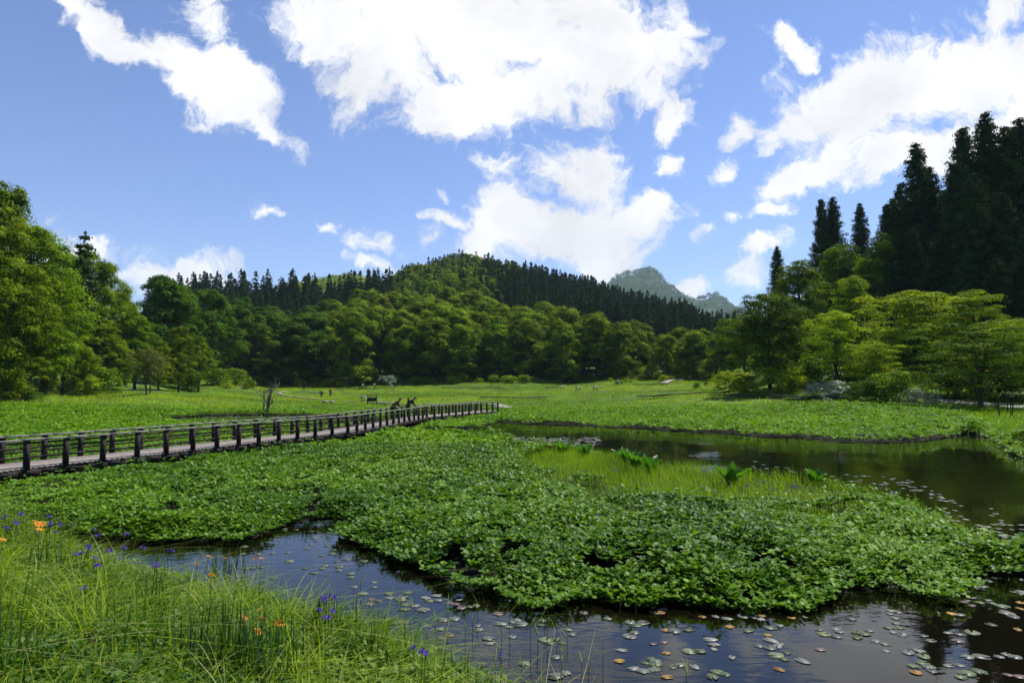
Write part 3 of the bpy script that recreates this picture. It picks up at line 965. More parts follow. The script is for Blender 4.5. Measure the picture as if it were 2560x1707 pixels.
nb = 0
front_row = 0
for (px, d) in sorted(scatter(560, 1840, 168, 262, 8.2, 3)):
    if d > np.interp(px, [560, 800, 900, 1120, 1220, 1300, 1500, 1700], [214, 232, 262, 262, 236, 216, 200, 190]):
        continue
    if px > 1550:
        d -= (px - 1550) * .08
    h = random.uniform(13.0, 18.0) * np.interp(px, [560, 1480, 1620, 1850], [1, 1, .78, .62])
    dark = px < 830 + random.uniform(-60, 60)
    k = ('beltdark%d' % random.randrange(3)) if dark else ('belt%d' % random.randrange(6))
    x, y, z = at(px, d)
    if dark:
        lab, grp = 'dark green broadleaf tree in the left part of the far forest', 'dark trees at the left of the far forest'
    elif d < 190:
        front_row += 1
        lab, grp = 'bushy sunlit tree, %s from the left in the front row of the far forest' % ordinal(front_row), 'front row of the far forest'
    else:
        lab, grp = 'sunlit broadleaf crown behind the front row of the far forest', 'crowns behind the front row of the far forest'
    plant_tree(k, 'forest_tree', x, y, z - .3, h, lab, 'tree', grp, random.uniform(.9, 1.15))
    nb += 1
print('belt', nb)

# broadleaf zones higher on the hill, and the light hill behind
LAB_H = ('light green broadleaf tree on the upper slope of the central hill', 'broadleaf trees on the upper slope of the central hill')
patches = [((1010, 1330), (440, 535), 9.5), ((985, 1110), (330, 470), 10.5), ((1100, 1240), (290, 400), 9.5), ((930, 1080), (258, 330), 10.5)]
hb = 0
used = []
for (xr, dr, sp) in patches:
    for (px, d) in scatter(xr[0], xr[1], dr[0], dr[1], sp, 11):
        x, y, z = at(px, d)
        if any((x - u) ** 2 + (y - v) ** 2 < 36 for u, v in used):
            continue
        used.append((x, y))
        plant_tree('hillb%d' % random.randrange(4), 'hill_tree', x, y, z - .3, random.uniform(11.5, 15.5), LAB_H[0], 'tree', LAB_H[1], random.uniform(.9, 1.2))
        hb += 1
print('hill broadleaf', hb)

# conifers on the hill and the left ridge
con = []
for (px, d) in scatter(380, 985, 262, 345, 5.6, 21):
    con.append((px, d, 'dark conifer on the low ridge left of the central hill', 'conifers on the left ridge', random.uniform(15, 24) if d > 300 else random.uniform(12, 17)))
for (px, d) in scatter(1200, 1850, 240, 535, 7.0, 22):
    if px < 1330 and d > 420 and random.random() < .6:
        continue
    if d < 300 and px < 1290:
        continue
    con.append((px, d, 'dark conifer on the steep right flank of the central hill', 'conifers on the right flank of the central hill', random.uniform(13, 19)))
for (px, d) in scatter(960, 1230, 345, 545, 19, 23):
    con.append((px, d, 'dark conifer among the light trees on top of the central hill', 'scattered conifers on the central hill top', random.uniform(13, 20)))
for (px, d) in scatter(955, 1300, 470, 540, 9.5, 24):
    con.append((px, d, 'dark conifer spire on the crest of the central hill', 'conifer spires on the crest of the central hill', random.uniform(12, 18)))
con = [(c[0], c[1], *at(c[0], c[1]), c[2], c[3], c[4]) for c in con]
con.sort(key=lambda c: c[1])


def showing(c):
    """how much of a conifer clears the ones before it, roughly"""
    top = HZ - (c[4] + c[7] - EYE) * F / c[1]
    bin_ = int(c[0] // 9)
    return top, bin_


sky_line = {}
score = []
for i, c in enumerate(con):
    top, b = showing(c)
    lo = sky_line.get(b, 900)
    score.append((max(0, lo - top) + 6.0 * (top < lo), i))
    sky_line[b] = min(lo, top + 6)
score.sort(reverse=True)
keep = set(i for _, i in score[:262])
mbs = MB()
tmpl = []
for i in range(3):
    V, Fc, Tn = conifer_geo(220 + i, 17, [2.7, 3.0, 2.5][i], 1.5, 18, 6, .9, 5, .8)
    tmpl.append((V, Fc, Tn))
ns = 0
for i, c in enumerate(con):
    px, d, x, y, z, lab, grp, h = c
    if i in keep:
        plant_tree('hillc%d' % random.randrange(3), 'hill_conifer', x, y, z - .4, h, lab, 'conifer', grp, random.uniform(.85, 1.2))
    else:
        V, Fc, Tn = tmpl[i % 3]
        s = h / 17.0
        a_ = random.uniform(0, 6.28)
        V2 = np.stack([V[:, 0] * math.cos(a_) - V[:, 1] * math.sin(a_), V[:, 0] * math.sin(a_) + V[:, 1] * math.cos(a_), V[:, 2]], 1) * s + np.array([x, y, z - .4])
        mbs.add(V2, Fc, 0, Tn)
        ns += 1
print('conifers', len(con), 'stuff', ns)
tag(mbs.build('conifer_forest', M['needle']), 'dense dark mass of conifers covering the hillside behind the front conifers', 'forest', kind='stuff')

# far wooded cover: the pale hill behind the ridge and the far slopes, each one mass
def wood_mass(name, pts, h, rleaf, lm, n, label, seed):
    r = np.random.default_rng(seed)
    mb = MB()
    P, N, Tn = [], [], []
    for (x, y, z) in pts:
        hh = h * r.uniform(.75, 1.25)
        o = norm(r.normal(size=(n, 3)))
        o[:, 2] = np.abs(o[:, 2]) * 1.0
        rr2 = hh * .42 * r.uniform(.75, 1.1, (n, 1))
        P.append(np.array([x, y, z + hh * .45]) + o * rr2 * np.array([1, 1, 1.1]))
        N.append(norm(o + r.normal(size=(n, 3)) * .5))
        Tn.append(np.full(n, r.uniform(0, 1)))
    P, N, Tn = np.concatenate(P), np.concatenate(N), np.concatenate(Tn)
    V, Fc = leaves(P, N, rleaf, r)
    return tag(mesh_obj(name, V, [Fc], M[lm], tint=Tn), label, 'forest', kind='stuff')


pts = [at(px, d) for (px, d) in scatter(720, 1010, 700, 880, 9.0, 31)]
wood_mass('broadleaf_forest', pts, 11, 1.6, 'leaf_lime', 46, 'pale green wooded hill peeping over the conifer ridge', 5)

# far mountain
def mountain():
    xs = np.linspace(1380, 2150, 150)
    sky_px = np.interp(xs, [1380, 1450, 1520, 1545, 1580, 1610, 1640, 1665, 1690, 1720, 1738, 1755, 1772, 1790, 1808, 1830, 1850, 1900, 2150],
                       [850, 790, 712, 692, 686, 684, 682, 696, 712, 735, 750, 745, 741, 741, 748, 758, 766, 800, 900])
    D = 3600.0
    ridge = (HZ - sky_px) / F * D + EYE - 10
    rows = 46
    V = []
    r = np.random.default_rng(3)
    for j in range(rows):
        t = j / (rows - 1)
        d = D * (.62 + .56 * t)
        prof = np.interp(t, [0, .68, 1], [.25, 1.0, .4])
        nn = vnoise(xs * 1.0, np.full_like(xs, j * 9.0), 42, 4) - .5
        n2 = vnoise(xs * 1.0, np.full_like(xs, j * 9.0), 15, 5) - .5
        z = ridge * prof + (nn * 90 + n2 * 33) * (1 - abs(prof - .6)) * (prof < .99)
        V.append(np.stack([(xs - CX) / F * d, np.full_like(xs, d), z], 1))
    V = np.array(V)
    nx = len(xs)
    idx = np.arange(rows * nx).reshape(rows, nx)
    q = np.stack([idx[:-1, :-1], idx[:-1, 1:], idx[1:, 1:], idx[1:, :-1]], -1).reshape(-1, 4)
    o = mesh_obj('mountain', V.reshape(-1, 3), [q], M['ground'], smooth=True)
    tag(o, kind='structure')
    pts = []
    for k in range(5200):
        fi, fj = r.uniform(0, rows - 14), r.uniform(0, nx - 1.01)
        fi = 6 + fi * .98
        i0, j0 = int(fi), int(fj)
        a_, b_ = fi - i0, fj - j0
        p = (V[i0, j0] * (1 - b_) + V[i0, j0 + 1] * b_) * (1 - a_) + (V[i0 + 1, j0] * (1 - b_) + V[i0 + 1, j0 + 1] * b_) * a_
        pts.append(p)
    wood_mass('mountain_forest', pts, 30, 7.0, 'leaf_dark', 22, 'bluish green wooded mountain far behind the hill', 9)


mountain()

# ------------------------------------------------------------------ carpets of plants
LEAF2_V = np.array([(0, 0, 0), (.45, -.27, .05), (.82, -.30, .07), (1.0, 0, 0), (.82, .30, .07), (.45, .27, .05)], float)
LEAF2_F = np.array([(0, 1, 2, 3), (0, 3, 4, 5)])
YPATCH = np.array([G(*p) for p in [(1330, 1097), (1400, 1110), (1600, 1145), (1830, 1170), (2050, 1200), (2150, 1222), (2240, 1240), (2340, 1285), (2400, 1330),
                                   (2300, 1345), (2150, 1335), (2000, 1322), (1800, 1300), (1600, 1268), (1450, 1225), (1330, 1172), (1290, 1130)]])


def sample_ground(n, d0, d1, x0=-260, x1=2820, seed=1, power=2.0):
    """points spread over the ground seen between two depths; power 2 = even per square metre"""
    r = np.random.default_rng(seed)
    u = r.uniform(0, 1, n)
    y = (d0 ** power + u * (d1 ** power - d0 ** power)) ** (1 / power)
    X = r.uniform(x0, x1, n)
    return (X - CX) / F * y, y, X


def px_row(x, y, z):
    """photo row of a world point"""
    return HZ - (z - EYE) * F / y


def on_bed(x, y, margin=.05):
    z = ground(x, y)
    ins, d, zb = bank_height(x, y)
    e = pdist(POLY1, x, y)
    return ((z > -.30) | ((e < .28) & (vnoise(x, y, .5, 91) > .45))) & ~ins, np.maximum(z, -.03)


BR = [G(85, 1168, .55), G(324, 1142.5, .55), G(652, 1104, .55), G(869, 1081, .55), G(971, 1062, .55), G(1068, 1043, .55), G(1248, 1026.5, .55)]
BR = [(-16.2, 15.5)] + BR
BR = np.array(BR)
BRC = BR + np.array([-.95, .55])     # centre line of the deck


def under_deck(x, y):
    return (pdist(BRC, x, y, False) < 1.12) | (pdist(BR + np.array([.35, -.15]), x, y, False) < .5)


def bogbean(name, n, d0, d1, L, seed, mat, label, leaflets=3, hs=1.0, ylim=None, power=2.0):
    r = np.random.default_rng(seed)
    x, y, X = sample_ground(n, d0, d1, seed=seed, power=power)
    ok, z = on_bed(x, y)
    yel = inside(YPATCH, x, y)
    dens = vnoise(x, y, .9, 7) * .5 + vnoise(x, y, .35, 8) * .5
    ye = pdist(YPATCH, x, y)
    sdn = np.where(yel, ye, -ye) + (vnoise(x, y, 1.5, 71) - .5) * 2.6
    ok &= ~(r.uniform(0, 1, n) < np.clip(.35 + sdn * .5, 0, .90))
    if y.max() < 40:
        ok &= (dens > .21)
    else:
        big = vnoise(x, y * 1.7, 7, 9)
        ok &= ~((dens < .2) & (big < .5))
    if y.max() < 18:
        ok &= (vnoise(x, y, .45, 8) > .20) | (dens > .5)
    ok &= ~under_deck(x, y)
    row = px_row(x, y, z)
    if ylim is not None:
        lim = np.interp(X, ylim[0], ylim[1]) + r.normal(size=n) * 5
        ok &= row > lim
    x, y, z, dens = x[ok], y[ok], z[ok], dens[ok]
    m = len(x)
    hgt = (.08 + .24 * vnoise(x, y, .9, 3) + .22 * (r.uniform(0, 1, m) < .03) + .10 * vnoise(x, y, 5, 12) + r.uniform(0, .08, m)) * hs
    if y.max() < 35:
        hgt = hgt * np.clip(.35 + pdist(POLY1, x, y) * 1.2, .35, 1)
    Vs, Fs, Ts = [], [], []
    off = 0
    a0 = r.uniform(0, 6.28, m)
    base_t = np.clip(vnoise(x, y, 2.6, 5) * .7 + r.uniform(-.25, .4, m), 0, 1)
    for k in range(leaflets):
        a_ = a0 + k * 2 * math.pi / max(leaflets, 1) + r.uniform(-.25, .25, m)
        el = r.uniform(-.35, .75, m)
        T = np.stack([np.cos(a_) * np.cos(el), np.sin(a_) * np.cos(el), np.sin(el)], 1)
        Bv = np.stack([-np.sin(a_), np.cos(a_), r.uniform(-.35, .35, m)], 1)
        Bv = norm(Bv - T * (Bv * T).sum(1, keepdims=True))
        N = np.cross(T, Bv)
        P = np.stack([x, y, z + hgt], 1)
        S = L * r.uniform(.55, 1.4, m) * (.75 + .5 * vnoise(x, y, 1.7, 66))
        V, Fc = stamp(LEAF2_V, LEAF2_F, P, T, Bv, N, S)
        Vs.append(V)
        Fs.append(Fc + off)
        off += len(V)
        Ts.append(np.repeat(np.clip(base_t + r.normal(size=m) * .15, 0, 1), 2))
    print(name, m)
    odd = r.uniform(0, 1, m) < .05
    Ts = [np.where(np.repeat(odd, 2), 1.7, t_) for t_ in Ts]
    return tag(mesh_obj(name, np.concatenate(Vs), [np.concatenate(Fs)], mat, tint=np.concatenate(Ts)), label, 'marsh plants', kind='stuff')


LIM = ([-300, 0, 250, 500, 700, 1000, 1250, 1400, 1700, 2000, 2300, 2400, 2480, 2700], [1015, 1018, 1022, 1030, 1032, 1030, 1028, 1026, 1022, 1016, 1022, 1040, 1075, 1110])
bogbean('bogbean_carpet', 90000, 7.0, 17, .098, 51, M['bean'], 'carpet of glossy green marsh leaves nearest to the camera', 3)
bogbean('bogbean_carpet', 90000, 17, 32, .115, 52, M['bean'], 'carpet of green marsh leaves between the pond and the footbridge', 3)
bogbean('bogbean_carpet', 150000, 32, 100, .23, 53, M['bean_far'], 'smooth bright green marsh carpet beyond the pond and footbridge', 3, 1.0, LIM)


def blades(x, y, z, L, wid, r, mat, name, label, lean=.35, segs=3, tone=None, cat='grass', parent=None, az=None, kind='stuff', droop=.5):
    m = len(x)
    a_ = r.uniform(0, 6.28, m) if az is None else az
    ln = np.abs(r.normal(size=m)) * lean
    Ls = L * r.uniform(.55, 1.3, m)
    d = np.stack([np.cos(a_), np.sin(a_)], 1)
    s = np.stack([-np.sin(a_ + r.normal(size=m) * .5), np.cos(a_)], 1)
    rows = []
    for k in range(segs + 1):
        t = k / segs
        hx = Ls * (ln * t + droop * ln * t * t * 1.4)
        hz = Ls * (t - .45 * droop * ln * t * t * 1.6) * np.sqrt(np.clip(1 - .3 * ln, .2, 1))
        c = np.stack([x + d[:, 0] * hx, y + d[:, 1] * hx, z + np.maximum(hz, .02 * k)], 1)
        w = wid * (1 - t) ** .7 * (.7 if k == 0 else 1) * .5
        if k < segs:
            rows.append(c + np.concatenate([s * w, np.zeros((m, 1))], 1))
            rows.append(c - np.concatenate([s * w, np.zeros((m, 1))], 1))
        else:
            rows.append(c)
    nv = 2 * segs + 1
    V = np.stack(rows, 1).reshape(-1, 3)
    qs = np.array([(2 * k, 2 * k + 1, 2 * k + 3, 2 * k + 2) for k in range(segs - 1)])
    base = (np.arange(m) * nv)[:, None, None]
    tint = np.clip((r.uniform(0, 1, m) if tone is None else tone), 0, 1)
    fl, tl = [], []
    tri = (np.array([[2 * segs - 2, 2 * segs - 1, 2 * segs]])[None] + base).reshape(-1, 3)
    fl.append(tri)
    tl.append(tint)
    if segs > 1:
        fl.append((qs[None] + base).reshape(-1, 4))
        tl.append(np.repeat(tint, segs - 1))
    o = mesh_obj(name, V, fl, mat, parent, tint=np.concatenate(tl))
    if kind:
        tag(o, label, cat, kind=kind)
    return o


r = np.random.default_rng(77)
# yellow-green grass on the island
n = 120000
x, y, X = sample_ground(n, 10, 40, 1150, 2500, 61)
ok, z = on_bed(x, y)
edge = pdist(YPATCH, x, y)
sdn = np.where(inside(YPATCH, x, y), edge, -edge) + (vnoise(x, y, 1.5, 71) - .5) * 2.6
ok &= r.uniform(0, 1, n) < np.clip(.62 + sdn * .42, 0, 1) * (.35 + .65 * vnoise(x, y, .7, 14))
x, y, z = x[ok], y[ok], z[ok]
blades(x, y, z, .30 + .22 * vnoise(x, y, .9, 16), .017, r, M['grass_yellow'], 'yellow_grass', 'yellow-green grass on the leafy island by the pond', .45, 2, vnoise(x, y, 1.2, 6) * .7 + r.uniform(-.1, .45, len(x)))
print('yellow', len(x))
# sprinkled upright blades in the near carpet
x, y, X = sample_ground(9000, 8, 34, seed=62)
ok, z = on_bed(x, y)
ok &= (vnoise(x, y, 3, 15) > .45) & ~under_deck(x, y)
x, y, z = x[ok], y[ok], z[ok]
blades(x, y, z, .42, .010, r, M['grass'], 'sedge', 'thin sedge blades rising out of the marsh leaves', .3, 2)
# the far meadow
n = 210000
x, y, X = sample_ground(n, 60, 172, -200, 2760, 63)
z = ground(x, y)
row = px_row(x, y, z)
lim = np.interp(X, LIM[0], LIM[1]) + r.normal(size=n) * 6
ok = (z > .02) & (row < lim + 6) & ~under_deck(x, y) & ~((X > 1950) & (y > 84)) & ~((X < 420) & (y > 98))
clump = vnoise(x, y, 3.5, 21) * .6 + vnoise(x, y, 1.1, 22) * .4
ok &= clump > .3
x, y, z, clump = x[ok], y[ok], z[ok], clump[ok]
print('meadow', len(x))
tone = np.clip(vnoise(x, y * 1.0, 12, 23) * 1.2 - .15 + r.uniform(-.2, .25, len(x)), 0, 1)
blades(x, y, z, .24 + .30 * clump, .085, r, M['meadow'], 'meadow_grass', 'sunlit meadow grass sweeping to the forest edge', .5, 1, tone)
# right shore grass
x, y, X = sample_ground(16000, 24, 60, 2340, 2800, 64)
ok, z = on_bed(x, y)
lim = np.interp(X, [2340, 2400, 2480, 2800], [1048, 1045, 1040, 1040])
ok &= (z > .03) & (px_row(x, y, z) > 1022) & (X > 2380 + (1080 - px_row(x, y, z)) * .2)
x, y, z = x[ok], y[ok], z[ok]
blades(x, y, z, .40, .045, r, M['grass_yellow'], 'shore_grass', 'yellowish grass on the far right shore', .5, 2)

# the near bank: grass, herbs
n = 115000
x = r.uniform(-12, 9, n)
y = r.uniform(1.5, 12, n)
ins, d, zb = bank_height(x, y)
Xp = CX + F * x / y
ok = (ins | (d < .25)) & (Xp > -400) & (Xp < 2500) & (y > 2.4) & (r.uniform(0, 1, n) < np.clip(.35 + vnoise(x, y, .7, 31), 0, 1))
x, y, d = x[ok], y[ok], d[ok]
z = np.maximum(ground(x, y), 0)
print('bank grass', len(x))
Lb = .20 + .24 * vnoise(x, y, 1.3, 32) + .26 * (vnoise(x, y, .6, 33) > .72)
Lb = Lb * np.interp(x, [-6, -1, 1, 3], [1.0, .9, .85, .6])
toneb = np.clip(vnoise(x, y, .5, 34) * 1.1 - .2 + r.uniform(-.35, .45, len(x)), 0, 1)
blades(x, y, z, Lb, .015, r, M['grass'], 'bank_grass', 'tangled grass on the near bank', .8, 4, toneb, droop=.8)
n = 5200
x = r.uniform(-12, 6, n)
y = r.uniform(2.4, 11, n)
ins, d, zb = bank_height(x, y)
Xp = CX + F * x / y
ok = ins & (Xp > -400) & (Xp < 1500) & (vnoise(x, y, .5, 35) > .55)
x, y = x[ok], y[ok]
blades(x, y, ground(x, y), .62, .011, r, M['grass_pale'], 'arching_grass', 'long pale arching grass blades standing over the bank grass', .75, 6, droop=.9)
n = 30000
x = r.uniform(-12, 6, n)
y = r.uniform(2.2, 12, n)
ins, d, zb = bank_height(x, y)
Xp = CX + F * x / y
ok = ins & (Xp > -400) & (Xp < 2300) & (vnoise(x, y, .8, 41) > .30)
x, y = x[ok], y[ok]
z = ground(x, y)
m = len(x)
print('herbs', m)
Vs, Fs, Ts, off = [], [], [], 0
hh = .05 + .20 * vnoise(x, y, .9, 42) * r.uniform(.5, 1.2, m)
for k in range(4):
    a_ = r.uniform(0, 6.28, m)
    el = r.uniform(-.3, .7, m)
    T = np.stack([np.cos(a_) * np.cos(el), np.sin(a_) * np.cos(el), np.sin(el)], 1)
    Bv = np.stack([-np.sin(a_), np.cos(a_), r.uniform(-.4, .4, m)], 1)
    Bv = norm(Bv - T * (Bv * T).sum(1, keepdims=True))
    Pz = z + hh * r.uniform(.5, 1.1, m)
    V, Fc = stamp(LEAF2_V, LEAF2_F, np.stack([x, y, Pz], 1), T, Bv, np.cross(T, Bv), .056 * r.uniform(.5, 1.4, m))
    Vs.append(V)
    Fs.append(Fc + off)
    off += len(V)
    Ts.append(np.repeat(np.clip(vnoise(x, y, 1.1, 43) * .8 + r.uniform(-.2, .4, m), 0, 1), 2))
tag(mesh_obj('bank_herbs', np.concatenate(Vs), [np.concatenate(Fs)], M['forb'], tint=np.concatenate(Ts)), 'low leafy herbs between the grass on the near bank', 'herbs', kind='stuff')


# ------------------------------------------------------------------ sword-leaf clumps, reeds, skunk cabbage
def sword_clump(px, py, h, n, spread, label, name='iris_leaf_clump', lean=.22, wid=.022):
    x, y, z = hit(px, py)
    ra = np.random.default_rng(int(px * 7 + py))
    o = blades(ra.normal(size=n) * spread, ra.normal(size=n) * spread * .8, np.full(n, -.03), h, wid, ra, M['sword'], name, label, lean, 4, cat='plant', kind=None, droop=.35)
    o.location = (x, y, z)
    tag(o, label, 'plant', 'sword-leaved clumps on the near bank')


sword_clump(560, 1690, .52, 120, .15, 'biggest dark clump of upright sword leaves at the bottom of the bank')
sword_clump(640, 1700, .50, 110, .16, 'dark sword-leaf clump just right of the biggest clump')
sword_clump(700, 1650, .36, 50, .13, 'smaller sword-leaf clump above the two dark clumps')
sword_clump(385, 1530, .42, 24, .08, 'thin upright sword leaves in the middle of the bank')
sword_clump(270, 1405, .40, 30, .16, 'sword leaves below the row of purple irises')
sword_clump(30, 1690, .5, 30, .12, 'sword leaves in the bottom left corner')
sword_clump(110, 1440, .45, 30, .16, 'sword leaves near the left border')
sword_clump(910, 1650, .34, 40, .13, 'bright sword-leaf clump near the water, right part of the bank')
sword_clump(810, 1590, .42, 50, .16, 'sword leaves under the pair of purple irises at the water edge')
sword_clump(1120, 1700, .3, 30, .13, 'sword leaves at the bottom edge right of the purple irises')
sword_clump(560, 1440, .4, 30, .16, 'sword leaves by the orange lilies at the water edge')

rs = [(1000, 1560, .45), (1012, 1600, .5), (925, 1540, .3), (905, 1545, .25), (1165, 1620, .5), (1180, 1590, .3), (1255, 1650, .45), (1275, 1600, .42), (1325, 1640, .62), (1345, 1620, .35),
      (1368, 1700, .72), (1390, 1600, .3), (1405, 1690, .32), (1455, 1700, .25), (1507, 1690, .36), (1360, 1560, .36), (1719, 1705, .16), (1470, 1700, .18), (1120, 1560, .3), (1090, 1600, .35),
      (1240, 1700, .3), (1302, 1700, .3), (1195, 1560, .3), (1420, 1610, .25), (1100, 1680, .4), (1550, 1530, .22), (1590, 1535, .25), (1035, 1530, .25), (900, 1480, .25), (885, 1500, .3)]
for i, (px, py, h) in enumerate(rs):
    x, y = G(px, py)
    ra = np.random.default_rng(500 + i)
    mb = MB()
    lx, ly = ra.uniform(-.05, .05, 2)
    top = np.array([lx, ly, h])
    mb.tube([(0, 0, -.5), (lx * .2, ly * .2, h * .5), top], [.0042, .0036, .0015], 5)
    o = mb.build('reed', M['reed'])
    o.location = (x, y, 0)
    side = 'short' if h < .28 else ('tall' if h > .5 else 'slender')
    tag(o, '%s lone reed stem with thin side blades rising from the near water' % side, 'reed', 'reed stems standing in the near water, %s ones' % side)
    b = blades(np.zeros(4), np.zeros(4), np.array([h * .3, h * .5, h * .65, h * .8]), .16, .009, ra, M['grass'], 'blade', None, 1.0, 3, kind=None, parent=o, droop=.2)


def cabbage(px, py, s, nl, label, seed):
    x, y, z = hit(px, py)
    ra = np.random.default_rng(seed)
    root = empty('skunk_cabbage', (x, y, z), 0, s)
    for k in range(nl):
        a_ = k * 2 * math.pi / nl + ra.uniform(-.3, .3)
        el0, el1 = ra.uniform(1.15, 1.4), ra.uniform(.5, .95)
        L, wd = ra.uniform(.45, .68), ra.uniform(.12, .17)
        nu, nv = 8, 5
        V = []
        pos = np.array([.05, 0, 0.])
        for i in range(nu):
            t = i / (nu - 1)
            el = el0 + (el1 - el0) * t
            if i:
                pos = pos + np.array([math.cos(el), 0, math.sin(el)]) * L / (nu - 1)
            w = wd * math.sin(math.pi * min(1, .12 + t * .86)) ** .7 * (1 - .25 * t)
            for j in range(nv):
                v = (j / (nv - 1) - .5) * 2
                cup = abs(v) ** 1.5 * w * .55
                wave = .02 * math.sin(i * 2.1 + j)
                V.append(pos + np.array([-math.sin(el) * cup, v * w, math.cos(el) * cup + wave]))
        V = np.array(V)
        ca, sa = math.cos(a_), math.sin(a_)
        V = np.stack([V[:, 0] * ca - V[:, 1] * sa, V[:, 0] * sa + V[:, 1] * ca, V[:, 2]], 1)
        ii = np.arange(nu * nv).reshape(nu, nv)
        q = np.stack([ii[:-1, :-1], ii[:-1, 1:], ii[1:, 1:], ii[1:, :-1]], -1).reshape(-1, 4)
        mesh_obj('leaf', V, [q], M['cabbage'], root, tint=np.full(len(q), ra.uniform(0, 1)), smooth=True)
    tag(root, label, 'plant', 'big-leaved clumps on the island')


cabbage(1405, 1140, 1.3, 7, 'leftmost big-leaved clump on the island, near the floating pads', 1)
cabbage(1462, 1146, 1.25, 6, 'big-leaved clump touching the right side of the leftmost one', 2)
cabbage(1565, 1160, 1.15, 7, 'dark big-leaved clump in the middle of the island edge', 3)
cabbage(1590, 1175, 1.35, 8, 'wide big-leaved clump in the front of the middle group', 4)
cabbage(1628, 1184, 1.2, 6, 'upright big-leaved clump with pale curled leaves, right in the middle group', 5)
cabbage(1828, 1218, 1.35, 9, 'single large cup-shaped big-leaved clump on the island', 6)
cabbage(2038, 1212, 1.0, 6, 'rightmost low big-leaved clump near the pond edge', 7)
cabbage(962, 1590, .42, 6, 'small broad-leaved clump on the near bank at the water edge', 8)


# ------------------------------------------------------------------ flowers
def petal(L, W, up0, up1, a_, seed, cup=.3):
    nu, nv = 6, 3
    V = []
    pos = np.array([.004, 0, 0.])
    for i in range(nu):
        t = i / (nu - 1)
        el = up0 + (up1 - up0) * t
        if i:
            pos = pos + np.array([math.cos(el), 0, math.sin(el)]) * L / (nu - 1)
        w = W * math.sin(math.pi * min(1, .1 + t * .88)) ** .8
        for j in range(nv):
            v = j - 1
            V.append(pos + np.array([0, v * w, abs(v) * cup * w]))
    V = np.array(V)
    ca, sa = math.cos(a_), math.sin(a_)
    V = np.stack([V[:, 0] * ca - V[:, 1] * sa, V[:, 0] * sa + V[:, 1] * ca, V[:, 2]], 1)
    ii = np.arange(nu * nv).reshape(nu, nv)
    return V, np.stack([ii[:-1, :-1], ii[:-1, 1:], ii[1:, 1:], ii[1:, :-1]], -1).reshape(-1, 4)


def flower_tpl(kind):
    mb = MB()
    if kind == 'iris':
        for k in range(3):
            V, q = petal(.062, .022, .7, -1.2, k * 2.094, k)
            mb.add(V, q, 0, .3)
            V, q = petal(.045, .011, 1.25, 1.05, k * 2.094 + 1.05, k)
            mb.add(V, q, 0, .8)
        f = mb.build('flower', M['iris'])
    else:
        for k in range(6):
            V, q = petal(.075, .017, .95, -.25, k * 1.047, k)
            mb.add(V, q, 0, .3 + .4 * (k % 2))
        f = mb.build('flower', M['orange'])
    COL.objects.unlink(f)
    ms = MB()
    ms.tube([(0, 0, -1), (.01, 0, -.5), (0, 0, 0)], [.005, .0042, .0035], 5)
    s = ms.build('stem', M['stem'])
    COL.objects.unlink(s)
    return f, s


FL = {k: flower_tpl(k) for k in ('iris', 'lily')}


def flower(kind, px, py, h, label, group, size=1.0):
    x, y, z = hit(px, py, h)
    root = empty('iris_flower' if kind == 'iris' else 'day_lily', (x, y, z), random.uniform(0, 6.28))
    f, s = FL[kind]
    f2 = link_copy(f, 'flower', root)
    f2.location = (0, 0, h)
    f2.scale = (size * .82,) * 3
    f2.rotation_euler = (random.uniform(-.4, .4), random.uniform(-.4, .4) - (.5 if kind == 'lily' else 0), 0)
    s2 = link_copy(s, 'stem', root)
    s2.location = (0, 0, h)
    s2.scale = (1, 1, h)
    tag(root, label, kind if kind == 'iris' else 'lily', group)


IR = [(12, 1293), (40, 1308), (52, 1287), (123, 1291), (125, 1311), (150, 1312), (179, 1310), (138, 1332), (14, 1322), (235, 1324), (240, 1340), (250, 1336), (311, 1335), (320, 1334),
      (220, 1365), (222, 1372), (310, 1369), (354, 1369), (362, 1370), (190, 1385), (237, 1397), (242, 1415), (204, 1384), (420, 1379), (430, 1378), (271, 1378), (211, 1473), (387, 1414), (392, 1412)]
for (px, py) in IR:
    where = 'near the left border' if px < 100 else ('above the tangled grass' if px < 260 else 'beside the blue water')
    flower('iris', px, py, .30, 'purple iris at the far side of the near bank %s' % where, 'purple irises %s' % where, random.uniform(.85, 1.1))
for (px, py) in [(803, 1495), (810, 1500), (823, 1492), (836, 1495), (797, 1528), (812, 1543), (822, 1545), (831, 1528)]:
    flower('iris', px, py, .38, 'purple iris in the cluster at the water edge left of the bare pads', 'iris cluster at the water edge', random.uniform(.8, 1.05))
for (px, py, lab) in [(1067, 1574, 'single purple iris standing over the water'), (1033, 1620, 'small purple iris just left of the big purple pair'), (1056, 1629, 'big purple iris above the bank grass'),
                      (1064, 1636, 'lower half-open purple iris of the big purple pair'), (1250, 1641, 'purple iris farthest right on the near bank')]:
    flower('iris', px, py, .36, lab, 'irises at the bottom of the view', random.uniform(.85, 1.0))
for (px, py) in [(1655, 1123), (1462, 1175), (1530, 1174), (1540, 1176), (1437, 1186), (1440, 1160), (1762, 1177), (1828, 1214), (1752, 1217), (1870, 1214), (1910, 1205), (1933, 1220), (1985, 1215),
                 (2199, 1220), (2159, 1236), (2232, 1232), (1933, 1225), (1990, 1219)]:
    flower('iris', px, py, .30, 'small violet iris in the yellow grass of the island', 'irises on the island', random.uniform(1.0, 1.6))
LI = [(92, 1312), (104, 1314), (98, 1326), (88, 1306), (6, 1351), (521, 1393), (561, 1397), (640, 1396), (653, 1399), (640, 1412), (528, 1440), (492, 1412), (649, 1527), (655, 1550), (607, 1548), (643, 1582), (696, 1562), (704, 1567)]
